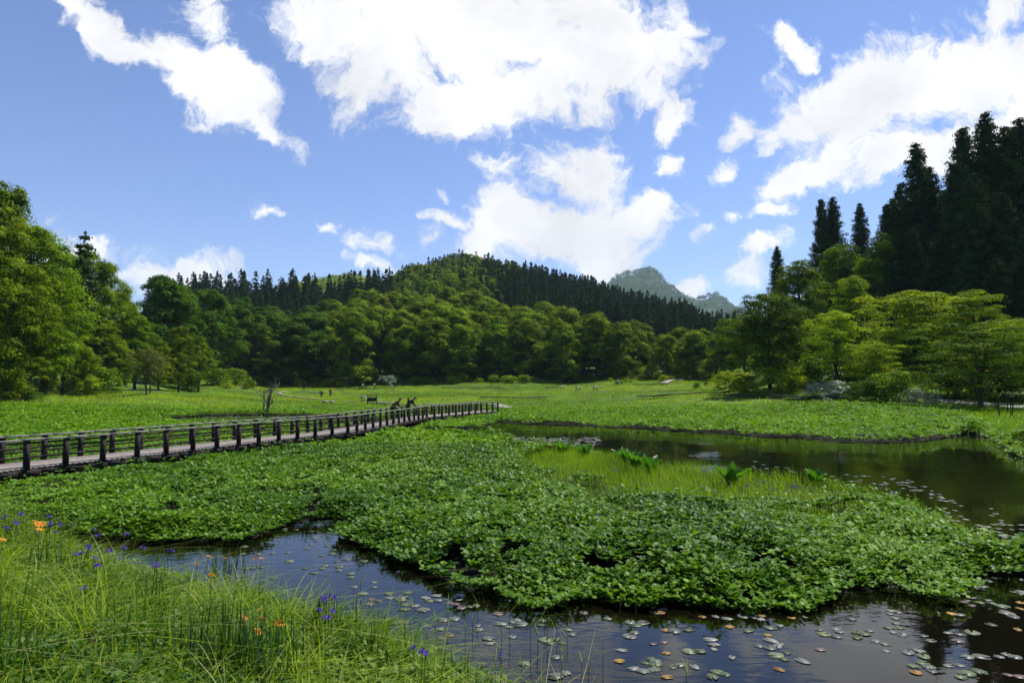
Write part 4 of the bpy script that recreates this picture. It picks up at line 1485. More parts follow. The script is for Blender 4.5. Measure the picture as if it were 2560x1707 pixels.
for (px, py) in LI:
    where = 'at the left end of the near bank' if px < 120 else ('at the water edge' if py < 1450 else 'in the middle of the near bank')
    flower('lily', px, py, .30, 'orange day lily %s' % where, 'orange lilies %s' % where, random.uniform(.65, .95))

# ------------------------------------------------------------------ lily pads
def pad_tpl(seed, ell):
    ra = np.random.default_rng(seed)
    n = 17
    ang = np.linspace(.24, 2 * math.pi - .24, n)
    V = [(0, 0, .004)]
    for a_ in ang:
        rr_ = .5 * (1 + .07 * ra.normal()) * (1 + .16 * math.cos(a_))
        V.append((rr_ * math.cos(a_), rr_ * math.sin(a_) * ell, .004 + max(0, ra.normal()) * .010))
    lift = ra.uniform(-1, 1)
    V = np.array(V)
    V[:, 2] += np.maximum(0, V[:, 1] * lift) ** 1.5 * .05
    n0 = len(V)
    V = np.vstack([V, V - np.array([0, 0, .003])])
    f = [(0, i, i + 1) for i in range(1, n)] + [(n0, n0 + i + 1, n0 + i) for i in range(1, n)]
    q = [(i, n0 + i, n0 + i + 1, i + 1) for i in range(1, n)] + [(0, n0, n0 + 1, 1), (n, n0 + n, n0, 0)]
    return V, np.array(f), np.array(q)


PADM = {}
for ci, mk in enumerate(('pad', 'pad_pale', 'pad_orange', 'pad_brown')):
    for k in range(4):
        V, f, q = pad_tpl(k + 10 * ci, [.75, .85, .62, .9][k])
        o = mesh_obj('lily_pad', V, [f, q], M[mk], tint=np.full(len(f) + len(q), random.uniform(0, 1)))
        COL.objects.unlink(o)
        PADM[(mk, k)] = o


def pad(px, py, mk, s, label, group, rz=None):
    x, y = G(px, py, .01)
    if gz(x, y) > .0:
        return
    o = PADM[(mk, random.randrange(4))].copy()
    o.name = 'lily_pad'
    COL.objects.link(o)
    o.location = (x, y, .0025 + random.uniform(0, .004))
    o.rotation_euler = (random.uniform(-.02, .02), random.uniform(-.02, .02), random.uniform(0, 6.28) if rz is None else rz)
    o.scale = (s, s, s)
    tag(o, label, 'lily pad', group)


random.seed(9)
near_pads = [(885, 1465), (905, 1482), (935, 1466), (945, 1500), (970, 1482), (973, 1493), (1003, 1498), (1017, 1480), (1062, 1492), (1075, 1500), (1055, 1522), (1108, 1548), (1065, 1563), (1098, 1570), (1005, 1552),
             (1103, 1594), (1195, 1563), (1197, 1572), (1225, 1606), (1243, 1532), (1254, 1558), (1270, 1565), (1135, 1508), (1175, 1515), (1190, 1512), (1300, 1496), (1345, 1532), (1350, 1560), (1362, 1598),
             (1420, 1572), (1460, 1530), (1575, 1554), (1590, 1561), (1578, 1590), (1552, 1623), (1660, 1603), (1685, 1575), (1720, 1573), (1725, 1628), (1752, 1626), (1784, 1620), (1614, 1655), (1640, 1650), (1632, 1672),
             (1682, 1665), (1700, 1660), (1738, 1666), (1585, 1668), (1830, 1642), (1780, 1688), (1930, 1600), (1945, 1612), (1925, 1618), (1968, 1630), (2010, 1652), (2050, 1622), (2090, 1570), (2100, 1578), (1950, 1562),
             (2050, 1572), (2140, 1580), (2175, 1575), (2190, 1600), (2220, 1567), (2255, 1585), (2215, 1625), (2270, 1630), (2240, 1555), (2310, 1588), (2325, 1600), (2245, 1528), (2227, 1525), (2310, 1640), (2280, 1662), (2330, 1675),
             (2370, 1662), (2420, 1640), (2395, 1600), (2370, 1580), (2430, 1580), (2400, 1535), (2420, 1500), (2450, 1505), (2510, 1525), (2535, 1540), (2480, 1560), (2500, 1640), (2540, 1640), (2550, 1690), (2400, 1690),
             (1280, 1590), (1310, 1655), (1390, 1640), (1390, 1688), (1405, 1605), (1520, 1545), (1640, 1530), (1655, 1520), (1790, 1540), (1820, 1545), (1860, 1540), (1900, 1545), (1870, 1575), (2010, 1540), (2130, 1545)]
for (px, py) in near_pads:
    m_ = random.random()
    mk = 'pad_pale' if m_ < .55 else ('pad' if m_ < .88 else 'pad_brown')
    word = {'pad_pale': 'silvery grey', 'pad': 'green', 'pad_brown': 'purplish brown'}[mk]
    zone = 'by the near bank on the left' if px < 1300 else ('in the open near water, middle' if px < 1950 else 'in the near water at the right')
    while True:
        pad(px, py, mk, random.uniform(.11, .20), '%s lily pad floating %s' % (word, zone), '%s pads %s' % (word, zone))
        if random.random() > .42:
            break
        a_ = random.uniform(0, 6.28)
        px, py = px + 30 * math.cos(a_), py + 12 * math.sin(a_)
for (px, py, lab) in [(1546, 1650, 'orange lily pad left of the cluster of green pads'), (1665, 1630, 'ochre lily pad above the overlapping pads'), (1665, 1690, 'ochre lily pad at the bottom centre'),
                      (1650, 1530, 'yellow lily pad under the leafy bank, centre'), (1980, 1542, 'bright orange lily pad below the leafy bank'), (1918, 1585, 'orange lily pad with a curled edge'),
                      (1950, 1672, 'lone orange-red lily pad in the open water'), (1822, 1565, 'rust-coloured lily pad under the leaves'), (1905, 1538, 'small yellow lily pad under the leafy bank'),
                      (2378, 1532, 'golden lily pad in the dark water at the right'), (2550, 1505, 'golden lily pad cut by the right edge'), (2545, 1572, 'yellow lily pad at the right edge'),
                      (2292, 1680, 'yellow lily pad below the overlapping pair at bottom right'), (1665, 1574, 'small red-orange lily pad beside a grey one'), (2552, 1520, 'dull orange lily pad at the right edge'),
                      (1756, 1540, 'brown-orange lily pad against the stems')]:
    pad(px, py, 'pad_orange', random.uniform(.11, .15), lab, None)
lab_s = 'pale lily pad in the drifting strip along the far side of the island'
for i in range(70):
    t = random.random()
    px = np.interp(t, [0, .5, .75, 1], [1860, 2150, 2290, 2400]) + random.uniform(-25, 25)
    py = np.interp(t, [0, .5, .75, 1], [1163, 1196, 1215, 1275]) + random.gauss(0, 7)
    pad(px, py, random.choice(['pad_pale', 'pad', 'pad_pale']), random.uniform(.13, .22), lab_s, 'pads drifting along the island')
for i in range(60):
    px = random.gauss(2500, 60)
    py = 1320 + (px - 2450) * .12 + random.gauss(0, 18)
    pad(px, py, random.choice(['pad_pale', 'pad']), random.uniform(.12, .19), 'pale lily pad in the raft at the right edge below the island', 'pads in the raft at the right edge')
for i in range(36):
    px = random.uniform(2320, 2600)
    py = random.uniform(1410, 1500)
    pad(px, py, random.choice(['pad_pale', 'pad', 'pad_pale', 'pad_brown']), random.uniform(.10, .17), 'lily pad among the loose leaves right of the island tip', 'pads right of the island tip')
for i in range(60):
    px = random.uniform(560, 960)
    py = random.uniform(1292, 1445)
    pad(px, py, 'pad', random.uniform(.11, .18), 'yellowish green lily pad on the blue strip of water behind the bank', 'pads on the blue strip of water')


def pad_stuff(name, n, xr, yr, s, label, seed, keep=None, polyedge=True):
    ra = np.random.default_rng(seed)
    mb = MB()
    k = 0
    t = 0
    while k < n and t < n * 30:
        t += 1
        px, py = ra.uniform(*xr), ra.uniform(*yr)
        x, y = G(px, py, .02)
        if gz(x, y) > .0:
            continue
        V, f, q = pad_tpl(int(ra.integers(0, 5)), .8)
        a_ = ra.uniform(0, 6.28)
        V = V * s * ra.uniform(.7, 1.3)
        V = np.stack([V[:, 0] * math.cos(a_) - V[:, 1] * math.sin(a_), V[:, 0] * math.sin(a_) + V[:, 1] * math.cos(a_), V[:, 2] * 2 + ra.uniform(0, .01)], 1) + np.array([x, y, .006])
        tt = ra.uniform(0, 1)
        mb.add(V, f, 0, tt)
        mb.add(V, q, 0, tt)
        k += 1
    if k:
        tag(mb.build(name, M['pad_pale']), label, 'lily pads', kind='stuff')


pad_stuff('lily_pads', 260, (1275, 1500), (1092, 1114), .24, 'raft of silvery pads in the pond above the big-leaved clumps', 3)
pad_stuff('lily_pads', 700, (395, 1000), (1038, 1084), .28, 'shimmering mass of pads on the water behind the footbridge', 4)

# ------------------------------------------------------------------ footbridge
bridge = empty('footbridge', (BRC[1][0], BRC[1][1], 0))
tag(bridge, 'long dark timber footbridge with post-and-rail sides crossing the marsh from the left', 'footbridge')
off = np.array([BRC[1][0], BRC[1][1], 0.])
seg = np.linalg.norm(np.diff(BRC, axis=0), axis=1)
cum = np.concatenate([[0], np.cumsum(seg)])


def along(s, side=0.0):
    s = min(max(s, 0), cum[-1])
    i = min(len(seg) - 1, int(np.searchsorted(cum, s, side='right')) - 1)
    i = max(i, 0)
    t = (s - cum[i]) / seg[i]
    p = BRC[i] * (1 - t) + BRC[i + 1] * t

    def dr(k):
        k = min(max(k, 0), len(seg) - 1)
        return (BRC[k + 1] - BRC[k]) / seg[k]
    d = dr(i)
    if t > .5:
        d = d * (1.5 - t) + dr(i + 1) * (t - .5)
    else:
        d = d * (t + .5) + dr(i - 1) * (.5 - t)
    d = d / np.linalg.norm(d)
    nrm = np.array([d[1], -d[0]])
    return p + nrm * side, math.atan2(d[1], d[0])


HALF = .92
total = cum[-1]
mb = MB()
s = 0.0
rb = random.Random(4)
while s < total:
    w = .19
    p, an = along(s + w / 2)
    mb.box((p[0] - off[0], p[1] - off[1], .525 + rb.uniform(-.003, .003)), (w - .012, HALF * 2 + rb.uniform(-.02, .02), .05), an)
    s += w
mb.build('deck', M['deck'], bridge)
for sg, nm in ((1, 'near'), (-1, 'far')):
    mb = MB()
    mr = MB()
    mr2 = MB()
    ml = MB()
    ss = np.arange(0, total + .01, .75)
    for a_, b_ in zip(ss[:-1], ss[1:]):
        p, _ = along(a_, sg * (HALF - .06))
        q_, _ = along(b_ + .02, sg * (HALF - .06))
        mb.beam((p[0] - off[0], p[1] - off[1], .39), (q_[0] - off[0], q_[1] - off[1], .39), .10, .215)
        p, _ = along(a_, sg * HALF)
        q_, _ = along(b_ + .01, sg * HALF)
        wob = rb.uniform(-.006, .006)
        mr.beam((p[0] - off[0], p[1] - off[1], 1.395 + wob), (q_[0] - off[0], q_[1] - off[1], 1.395 + wob), .17, .055)
        mr2.beam((p[0] - off[0], p[1] - off[1], 1.145), (q_[0] - off[0], q_[1] - off[1], 1.145), .05, .065)
        ml.beam((p[0] - off[0], p[1] - off[1], .865), (q_[0] - off[0], q_[1] - off[1], .865), .05, .065)
    mb.build('side_beam', M['wood_dark'], bridge)
    mr.build('handrail', M['wood_top'], bridge)
    mr2.build('middle_rail', M['wood_dark'], bridge)
    ml.build('lower_rail', M['wood_dark'], bridge)
nposts = 42
pm = MB()
pm.box((0, 0, 0.425), (.135, .135, .885))
post0 = pm.build('post', M['wood_dark'])
pm = MB()
pm.tube([(0, 0, -1.0), (0, 0, -.14)], [.10, .10], 10)
pile0 = pm.build('pile', M['wood_dark'])
COL.objects.unlink(post0)
COL.objects.unlink(pile0)
for i in range(nposts):
    s_ = .4 + i * (total - .5) / (nposts - 1)
    for sg in (1, -1):
        p, an = along(s_ + (.5 if sg < 0 else 0), sg * HALF)
        c = link_copy(post0, 'post', bridge)
        c.location = (p[0] - off[0], p[1] - off[1], .5)
        c.rotation_euler = (rb.uniform(-.03, .03), rb.uniform(-.03, .03), an + rb.uniform(-.06, .06))
        if i % 2 == 0:
            p2, _ = along(s_, sg * (HALF - .25))
            c = link_copy(pile0, 'pile', bridge)
            c.location = (p2[0] - off[0], p2[1] - off[1], .55)

# boardwalks and path in the meadow
def strip(name, pts, w, mat, h, label, cat, z_off=.0, rails=None, thick=.12):
    """a low boardwalk following ground points given in photo pixels"""
    W3 = [hit(*p) for p in pts]
    o0 = np.array([W3[0][0], W3[0][1], 0])
    mb = MB()
    for a_, b_ in zip(W3[:-1], W3[1:]):
        p, q_ = np.array(a_), np.array(b_)
        L = np.linalg.norm(q_ - p)
        n_ = max(1, int(L / 1.2))
        for k in range(n_):
            u, v = p + (q_ - p) * k / n_, p + (q_ - p) * (k + 1.0 - .03) / n_
            u = np.array([u[0], u[1], gz(u[0], u[1]) + h])
            v = np.array([v[0], v[1], gz(v[0], v[1]) + h])
            mb.beam(u - o0, v - o0, w, thick)
    o = mb.build(name, mat)
    o.location = o0
    return tag(o, label, cat)


strip('boardwalk', [(1250, 1029), (1262, 1027), (1240, 1022), (1232, 1019)], 1.6, M['deck'], .42, 'pale landing at the far end of the footbridge', 'boardwalk')
strip('boardwalk', [(1200, 998), (1280, 999), (1365, 998)], 1.0, M['wood_dark'], .35, 'thin dark boardwalk across the meadow beyond the footbridge end', 'boardwalk')
strip('boardwalk', [(1600, 996), (1680, 993), (1760, 988), (1830, 985)], 1.1, M['wood_dark'], .38, 'dark boardwalk slanting up to the right-hand trees', 'boardwalk')
strip('boardwalk', [(1815, 995), (1880, 996), (1960, 997), (2050, 999), (2140, 1003)], 1.2, M['wood_dark'], .3, 'shaded boardwalk under the right-hand maples', 'boardwalk')
strip('boardwalk', [(1590, 963), (1660, 962), (1672, 955), (1710, 950)], 1.4, M['deck'], .3, 'pale boardwalk bend at the far right of the meadow', 'boardwalk')
strip('boardwalk', [(1105, 972), (1180, 972), (1260, 972)], 1.0, M['wood_dark'], .3, 'far dark boardwalk under the centre forest', 'boardwalk')
strip('boardwalk', [(1365, 972), (1400, 970), (1410, 968)], 1.2, M['deck'], .3, 'short pale boardwalk piece left of the two small lecterns', 'boardwalk')
strip('boardwalk', [(840, 974), (900, 974), (990, 972)], 1.0, M['wood_dark'], .3, 'dark boardwalk passing the picnic table', 'boardwalk')
strip('boardwalk', [(925, 1011), (960, 1012), (985, 1013)], 1.3, M['deck'], .3, 'pale boardwalk piece behind the two leaning visitors', 'boardwalk')
strip('boardwalk', [(712, 979), (696, 983), (700, 987), (722, 991), (760, 996), (792, 999)], .8, M['deck'], .12, 'pale curving boardwalk right of the bare tree', 'boardwalk')


def path_sheet(name, px, w):
    W3 = [hit(*p) for p in px]
    V, q = [], []
    for i, p in enumerate(W3):
        a_ = W3[min(i + 1, len(W3) - 1)]
        b_ = W3[max(i - 1, 0)]
        d = norm(np.array([a_[0] - b_[0], a_[1] - b_[1]]))
        for k in range(4):
            o_ = (k / 3 - .5) * w
            x, y = p[0] - d[1] * o_, p[1] + d[0] * o_
            V.append((x, y, gz(x, y) + .05))
    for i in range(len(W3) - 1):
        for k in range(3):
            a_ = i * 4 + k
            q.append((a_, a_ + 1, a_ + 5, a_ + 4))
    o = mesh_obj(name, V, [np.array(q)[:, ::-1]], M['path'])
    tag(o, kind='structure')


path_sheet('path', [(2340, 1002), (2370, 1004), (2400, 1006.5), (2430, 1008), (2460, 1010), (2490, 1012.5), (2520, 1015), (2560, 1018), (2620, 1023), (2700, 1030)], 2.6)
x, y, z = hit(328, 1031)
mb = MB()
ra = np.random.default_rng(3)
for k in range(9):
    mb.box((ra.normal() * .5, ra.normal() * .2, .08), (ra.uniform(.2, .6), ra.uniform(.1, .3), ra.uniform(.08, .2)), ra.uniform(0, 3), tilt=ra.uniform(-.2, .2), taper=.7)
o = mb.build('driftwood', M['mud'])
o.location = (x, y, z + .15)
tag(o, 'reddish heap of old wood at the edge of the pads left of the bare tree', 'driftwood')


# bare tree
def bare_tree(px, py, top):
    x, y, z = hit(px, py)
    H = (EYE + (HZ - top) * y / F - z) * 1.15
    mb = MB()
    ra = np.random.default_rng(12)

    def br(p, d, L, r0, lev):
        pts = [p]
        n = 6
        for i in range(n):
            d = norm(d + ra.normal(size=3) * .16 + np.array([0, 0, .05]))
            pts.append(pts[-1] + d * L / n)
        mb.tube(pts, [1.4 * r0 * (1 - .75 * i / n) for i in range(n + 1)], 6 if lev < 2 else 4)
        if lev < 3:
            for k in range(3 if lev else 4):
                j = ra.integers(2, n + 1)
                dd = norm(d * .6 + ra.normal(size=3) * .6 + np.array([0, 0, .25]))
                br(pts[j], dd, L * ra.uniform(.4, .62), r0 * .42, lev + 1)
    br(np.array([-.12, 0, -.2]), norm(np.array([-.16, 0, 1])), H * .66, .09, 0)
    br(np.array([.12, 0, -.2]), norm(np.array([.03, .05, 1])), H * .72, .13, 0)
    br(np.array([.15, 0, .9]), norm(np.array([.5, 0, .9])), H * .45, .06, 1)
    o = empty('bare_tree', (x, y, z))
    mb.build('trunk', M['bark_grey'], o)
    tag(o, 'leafless forked grey tree standing in the marsh behind the footbridge', 'tree')


bare_tree(662, 1036, 945)


# stakes and rope fence at the right
for i, (px, h) in enumerate([(2488, .85), (2494, .8), (2499, 1.2), (2520, .9), (2528, 1.3), (2532, 1.1)]):
    x, y, z = hit(px, [1028, 1034, 1044, 1035, 1046, 1043][i])
    mb = MB()
    mb.tube([(0, 0, -.2), (random.uniform(-.03, .03), 0, h * .5), (random.uniform(-.06, .06), 0, h)], [.045, .04, .035], 7)
    o = mb.build('stake', M['wood_dark'])
    o.location = (x, y, z)
    tag(o, ['short dark stake farthest left in the group by the path', 'second short stake from the left by the path', 'taller stake third from the left by the path', 'thin stake left of the two thick ones by the path', 'tallest thick dark stake by the path', 'thick stake just right of the tallest one'][i], 'stake', 'stakes by the path')


def lectern(px, py, rz, label, h=.95, w=.9, roof=False):
    x, y, z = hit(px, py)
    root = empty('lectern', (x, y, z), rz)
    for sx in (-1, 1):
        mb = MB()
        mb.box((sx * w * .38, 0, h * .45 - .05), (.09, .09, h * .9 + .1))
        mb.build('post', M['wood_dark'], root)
    mb = MB()
    mb.box((0, 0, h), (w, .5, .06), tilt=.45)
    mb.build('panel', M['board'], root)
    mb = MB()
    mb.box((0, .0, h * .55), (w * .7, .05, .1))
    mb.build('crossbar', M['wood_dark'], root)
    tag(root, label, 'lectern')


lectern(1445, 979, .1, 'left one of the two small lecterns on the far meadow', .95, 1.0)
lectern(1488, 979, -.1, 'right one of the two small lecterns on the far meadow', .95, 1.0)
lectern(911, 1010, .2, 'low lectern left of the tall timber frame behind the leaning visitors', 1.0, 1.1)
lectern(812, 1010, .1, 'small dark lectern below the crouching walker', .4, .8)
lectern(830, 1009, .1, 'tiny dark lectern right of the one below the crouching walker', .3, .7)
lectern(2135, 985, .1, 'lectern in the shade under the right-hand maples', 1.0, 1.0)

# timber frame and noticeboard
x, y, z = hit(930, 1012)
root = empty('timber_frame', (x, y, z), .1)
for sx in (-.6, .6):
    mb = MB()
    mb.box((sx, 0, .6), (.12, .12, 1.5))
    mb.build('post', M['wood_dark'], root)
mb = MB()
mb.box((0, 0, 1.3), (1.5, .1, .1))
mb.build('crossbar', M['wood_dark'], root)
mb = MB()
mb.box((0, .01, .75), (1.1, .04, .55))
mb.build('panel', M['wood_dark'], root)
tag(root, 'tall timber frame with a dark panel just left of the leaning visitors', 'frame')
x, y, z = hit(1941, 968)
root = empty('noticeboard', (x, y, z), -.3)
for sx in (-.55, .55):
    mb = MB()
    mb.box((sx, 0, .95), (.12, .12, 2.1))
    mb.build('post', M['wood_dark'], root)
mb = MB()
mb.box((0, 0, 1.35), (1.0, .06, .8))
mb.build('panel', M['board'], root)
mb = MB()
mb.box((0, 0, 2.03), (1.5, .5, .07))
mb.build('roof', M['wood_dark'], root)
tag(root, 'roofed timber noticeboard behind the trunk of the round dark tree', 'noticeboard')


def picnic(px, py, rz, label, name='picnic_table', s=1.0):
    x, y, z = hit(px, py)
    root = empty(name, (x, y, z), rz, s)
    mb = MB()
    mb.box((0, 0, .72), (1.8, .8, .06))
    mb.build('table_top', M['wood_dark'], root)
    for sy in (-.75, .75):
        mb = MB()
        mb.box((0, sy, .43), (1.8, .28, .05))
        mb.build('seat', M['wood_dark'], root)
    for sx in (-.6, .6):
        mb = MB()
        mb.beam((sx, -.7, 0), (sx, -.25, .70), .09, .09, up=(1, 0, 0))
        mb.beam((sx, .7, 0), (sx, .25, .70), .09, .09, up=(1, 0, 0))
        mb.beam((sx + .1, -.85, .37), (sx + .1, .85, .37), .06, .08)
        mb.build('leg', M['wood_dark'], root)
    tag(root, label, 'picnic table')
    return x, y, z


pt = picnic(907, 972, .15, 'timber picnic table in front of the bright green bush')
pt2 = picnic(1546, 962, .1, 'timber picnic table on the far meadow under the forest')

# ------------------------------------------------------------------ people
def skin_mesh(name, V, E, Rd, mat, parent, sub=1, root=0):
    me = bpy.data.meshes.new(name)
    me.from_pydata([tuple(v) for v in V], E, [])
    o = bpy.data.objects.new(name, me)
    COL.objects.link(o)
    md = o.modifiers.new('s', 'SKIN')
    md.use_smooth_shade = True
    for i, rr_ in enumerate(Rd):
        sv = me.skin_vertices[0].data[i]
        sv.radius = (rr_, rr_) if isinstance(rr_, (int, float)) else rr_
        sv.use_root = (i == root)
    md2 = o.modifiers.new('b', 'SUBSURF')
    md2.levels = md2.render_levels = sub
    dg = bpy.context.evaluated_depsgraph_get()
    m2 = bpy.data.meshes.new_from_object(o.evaluated_get(dg))
    bpy.data.objects.remove(o)
    m2.materials.clear()
    m2.materials.append(mat)
    o = bpy.data.objects.new(name, m2)
    COL.objects.link(o)
    o.parent = parent
    return o


def person(loc, yaw, pose, label, top, legs, s=1.0, hat=False, camera_in_hand=False, pack=None):
    root = empty('person', loc, yaw, s)
    J = {'hip': (0, 0, .90), 'spine': (0, 0, 1.08), 'chest': (0, 0, 1.28), 'neck': (0, 0, 1.42), 'head0': (0, .01, 1.49), 'head': (0, .02, 1.58), 'shL': (-.17, 0, 1.35), 'shR': (.17, 0, 1.35),
         'elL': (-.22, -.03, 1.08), 'elR': (.22, -.03, 1.08), 'wrL': (-.22, .06, .84), 'wrR': (.22, .06, .84), 'hpL': (-.09, 0, .86), 'hpR': (.09, 0, .86), 'knL': (-.10, .03, .47), 'knR': (.10, .03, .47),
         'anL': (-.11, 0, .08), 'anR': (.11, 0, .08), 'toL': (-.12, .14, .035), 'toR': (.12, .14, .035)}
    J.update(pose)
    names = list(J)
    V = [np.array(J[k], float) for k in names]
    ix = {k: i for i, k in enumerate(names)}
    E = [(ix[a_], ix[b_]) for a_, b_ in [('hip', 'spine'), ('spine', 'chest'), ('chest', 'neck'), ('neck', 'head0'), ('head0', 'head'), ('chest', 'shL'), ('chest', 'shR'), ('shL', 'elL'), ('shR', 'elR'),
                                         ('elL', 'wrL'), ('elR', 'wrR'), ('hip', 'hpL'), ('hip', 'hpR'), ('hpL', 'knL'), ('hpR', 'knR'), ('knL', 'anL'), ('knR', 'anR'), ('anL', 'toL'), ('anR', 'toR')]]
    rd = {'hip': .13, 'spine': .115, 'chest': .135, 'neck': .052, 'head0': .075, 'head': .092, 'shL': .06, 'shR': .06, 'elL': .04, 'elR': .04, 'wrL': .026, 'wrR': .026, 'hpL': .085, 'hpR': .085,
          'knL': .055, 'knR': .055, 'anL': .038, 'anR': .038, 'toL': .03, 'toR': .03}
    R0 = [rd[k] for k in names]
    for sd_ in ('L', 'R'):
        w = np.array(J['wr' + sd_], float)
        el = np.array(J['el' + sd_], float)
        d = norm(w - el)
        pal = len(V)
        V.append(w + d * .07)
        R0.append(.032)
        E.append((ix['wr' + sd_], pal))
        side = norm(np.cross(d, np.array([0, 1., .3])))
        for f in range(4):
            a_ = len(V)
            q1 = V[pal] + d * .045 + side * (f - 1.5) * .021
            V.append(q1)
            V.append(q1 + d * (.035 + .006 * (f in (1, 2))) + np.array([0, .01, -.02]))
            R0 += [.009, .008]
            E += [(pal, a_), (a_, a_ + 1)]
        a_ = len(V)
        V.append(w + d * .045 + side * .045)
        V.append(w + d * .08 + side * .062)
        R0 += [.011, .009]
        E += [(pal, a_), (a_, a_ + 1)]
    skin_mesh('body', V, E, R0, M['skin'], root, 1, ix['hip'])
    # head: brow, nose, ears shaped on a small head mesh joined as hair cap and hat
    hd = np.array(J['head'], float)
    fw = norm(hd - np.array(J['neck'], float))

    def sub(keys, edges, rads, nm, mat):
        VV = [np.array(J[k], float) for k in keys]
        im = {k: i for i, k in enumerate(keys)}
        skin_mesh(nm, VV, [(im[a_], im[b_]) for a_, b_ in edges], rads, mat, root, 1, 0)
    J['cuL'] = np.array(J['wrL']) * .9 + np.array(J['elL']) * .1
    J['cuR'] = np.array(J['wrR']) * .9 + np.array(J['elR']) * .1
    sub(['hip', 'spine', 'chest', 'neck', 'shL', 'shR', 'elL', 'elR', 'cuL', 'cuR'],
        [('hip', 'spine'), ('spine', 'chest'), ('chest', 'neck'), ('chest', 'shL'), ('chest', 'shR'), ('shL', 'elL'), ('shR', 'elR'), ('elL', 'cuL'), ('elR', 'cuR')],
        [.165, .15, .17, .075, .085, .085, .06, .06, .045, .045], 'jacket', top)
    sub(['hip', 'hpL', 'hpR', 'knL', 'knR', 'anL', 'anR'], [('hip', 'hpL'), ('hip', 'hpR'), ('hpL', 'knL'), ('hpR', 'knR'), ('knL', 'anL'), ('knR', 'anR')],
        [.155, .11, .11, .078, .078, .062, .062], 'trousers', legs)
    for sd_ in ('L', 'R'):
        a_, t_ = np.array(J['an' + sd_], float), np.array(J['to' + sd_], float)
        skin_mesh('shoe', [a_ + (0, -.03, -.02), a_ * .5 + t_ * .5 + (0, 0, -.01), t_], [(0, 1), (1, 2)], [.05, .048, .042], M['cloth_dark'], root, 1, 0)
    # hair cap / hat
    mb = MB()
    n_ = 10
    rings = []
    for i in range(6):
        t = i / 5 * math.pi * .56
        for k in range(n_):
            a_ = k * 2 * math.pi / n_
            rr_ = .108
            rings.append(hd + np.array([math.cos(a_) * math.sin(t) * rr_, math.sin(a_) * math.sin(t) * rr_ * 1.08 - .012, math.cos(t) * rr_ + .012]))
    f = [(i * n_ + k, i * n_ + (k + 1) % n_, (i + 1) * n_ + (k + 1) % n_, (i + 1) * n_ + k) for i in range(5) for k in range(n_)]
    mb.add(rings, f)
    if hat:
        br_ = []
        for i, rr_ in enumerate((.105, .19)):
            for k in range(n_):
                a_ = k * 2 * math.pi / n_
                br_.append(hd + np.array([math.cos(a_) * rr_, math.sin(a_) * rr_, .035 - i * .02]))
        mb.add(br_, [(k, (k + 1) % n_, n_ + (k + 1) % n_, n_ + k) for k in range(n_)])
    mb.build('hat' if hat else 'hair', M['cloth_dark'] if hat else M['hair'], root, smooth=True)
    tag(root, label, 'person')
    if camera_in_hand:
        w = (np.array(J['wrL'], float) + np.array(J['wrR'], float)) / 2
        mb = MB()
        mb.box((0, 0, 0), (.14, .07, .10))
        mb.tube([(0, .03, 0), (0, .13, 0)], [.04, .045], 10)
        cam_ = mb.build('camera', M['cloth_dark'])
        ca, sa = math.cos(yaw), math.sin(yaw)
        p = w + np.array([0, .09, .0])
        cam_.location = (loc[0] + (p[0] * ca - p[1] * sa) * s, loc[1] + (p[0] * sa + p[1] * ca) * s, loc[2] + p[2] * s)
        cam_.rotation_euler = (-.5, 0, yaw)
        tag(cam_, 'black camera held by the left one of the two people leaning on the footbridge rail', 'camera')
    if pack:
        mb = MB()
        c = np.array(J['chest'], float)
        mb.box(c + np.array([0, -.2, .02]), (.30, .16, .42), taper=.8)
        mb.build('rucksack', pack, root)
    return root


LEAN = {'hip': (0, -.16, .88), 'hpL': (-.09, -.14, .84), 'hpR': (.09, -.14, .84), 'spine': (0, -.04, 1.06), 'chest': (0, .12, 1.20), 'neck': (0, .24, 1.30), 'head0': (0, .29, 1.34), 'head': (0, .36, 1.41),
        'shL': (-.17, .17, 1.25), 'shR': (.17, .17, 1.25), 'elL': (-.20, .26, 1.0), 'elR': (.20, .26, 1.0), 'wrL': (-.06, .42, 1.06), 'wrR': (.06, .42, 1.06), 'knL': (-.11, -.06, .46), 'knR': (.11, -.02, .46),
        'anL': (-.12, -.10, .08), 'anR': (.12, -.04, .08), 'toL': (-.13, .04, .035), 'toR': (.13, .10, .035)}
LEAN2 = dict(LEAN)
LEAN2.update({'wrL': (-.16, .40, .93), 'wrR': (.16, .40, .93), 'head': (0, .38, 1.38)})
BEND = {'hip': (0, -.25, .80), 'hpL': (-.09, -.25, .78), 'hpR': (.09, -.25, .78), 'spine': (0, -.1, .92), 'chest': (0, .08, 1.0), 'neck': (0, .2, 1.03), 'head0': (0, .26, 1.04), 'head': (0, .34, 1.03),
        'shL': (-.17, .12, 1.0), 'shR': (.17, .12, 1.0), 'elL': (-.2, .2, .74), 'elR': (.2, .2, .74), 'wrL': (-.1, .36, .66), 'wrR': (.1, .36, .66), 'knL': (-.12, .02, .45), 'knR': (.12, .02, .45)}
SIT = {'hip': (0, 0, .52), 'hpL': (-.09, .02, .50), 'hpR': (.09, .02, .50), 'spine': (0, 0, .70), 'chest': (0, .04, .90), 'neck': (0, .06, 1.04), 'head0': (0, .07, 1.11), 'head': (0, .09, 1.20),
       'shL': (-.17, .04, .97), 'shR': (.17, .04, .97), 'elL': (-.21, .1, .72), 'elR': (.21, .1, .72), 'wrL': (-.1, .32, .80), 'wrR': (.1, .32, .80), 'knL': (-.1, .42, .50), 'knR': (.1, .42, .50),
       'anL': (-.1, .42, .08), 'anR': (.1, .42, .08), 'toL': (-.1, .56, .035), 'toR': (.1, .56, .035)}


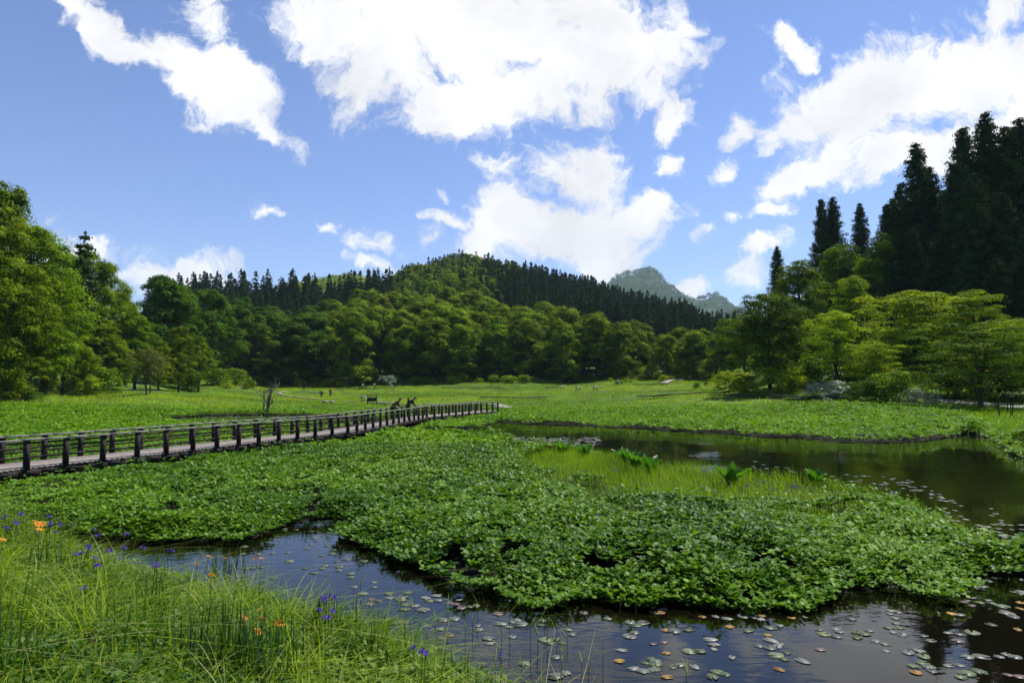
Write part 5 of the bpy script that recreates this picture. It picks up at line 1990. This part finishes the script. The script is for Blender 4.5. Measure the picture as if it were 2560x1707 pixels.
def on_deck(px, py, side=.25):
    """deck point nearest to the photo column"""
    best = min(np.arange(0, total, .05), key=lambda s_: abs(CX + F * along(s_, side)[0][0] / along(s_, side)[0][1] - px))
    p, an = along(best, side)
    return p, an


p, an = on_deck(988, 0, .38)
person((p[0], p[1], .552), -math.pi / 2 + .12, LEAN, 'person in maroon and hat leaning over the rail with a camera, left of the pair', M['cloth_maroon'], M['cloth_dark'], 1.06, hat=True, camera_in_hand=True)
p, an = on_deck(1025, 0, .38)
person((p[0], p[1], .552), -math.pi / 2 + .22, LEAN2, 'person in black jacket leaning on the near rail, right of the pair', M['cloth_dark'], M['cloth_dark'], 1.08, hat=True, pack=M['cloth_dark'])
x, y, z = hit(760, 975.5)
person((x, y, z + .05), .4, {}, 'distant walker in dark clothes standing upright near the forest edge', M['cloth_dark'], M['cloth_navy'], 1.05)
x, y, z = hit(803, 994)
person((x, y, z + .05), 1.2, BEND, 'distant person in dark clothes stooping over, left of the red shirt', M['cloth_dark'], M['cloth_navy'], 1.0)
x, y, z = hit(826, 992)
person((x, y, z + .05), .9, {'head': (0, .06, 1.57), 'wrL': (-.1, .28, 1.05), 'wrR': (.1, .28, 1.05)}, 'distant person in a red shirt and dark trousers standing on the meadow', M['cloth_red'], M['cloth_dark'], 1.02)
ca, sa = math.cos(.15), math.sin(.15)
for (dx, lab, top, yw) in ((.0, 'seated person in a pale shirt at the picnic table by the bright bush', M['cloth_pale'], 0), ):
    person((pt[0] + dx * ca - (-.75) * sa, pt[1] + dx * sa + (-.75) * ca, pt[2]), .15 + yw, SIT, lab, top, M['cloth_navy'], 1.0)
person((pt2[0] - .2, pt2[1] - .75, pt2[2]), .1, SIT, 'seated person in a pale shirt at the far meadow picnic table', M['cloth_pale'], M['cloth_navy'], 1.0)
x, y, z = hit(936, 972)
person((x, y, z + .03), 2.0, BEND, 'person in a pale shirt bending beside the picnic table', M['cloth_pale'], M['cloth_navy'], 1.0)

# ------------------------------------------------------------------ HAZE
hm, HT = new_mat('haze')
pv = HT.node('ShaderNodeVolumePrincipled', Density=0.00008)
pv.inputs['Color'].default_value = (.62, .80, 1.0, 1)
HT.n.new('ShaderNodeOutputMaterial')
HT.l.new(pv.outputs[0], [n for n in HT.n if n.type == 'OUTPUT_MATERIAL'][0].inputs['Volume'])
mb = MB()
mb.box((0, 0, 345), (10400, 10400, 702))
tag(mb.build('haze', hm), kind='stuff')
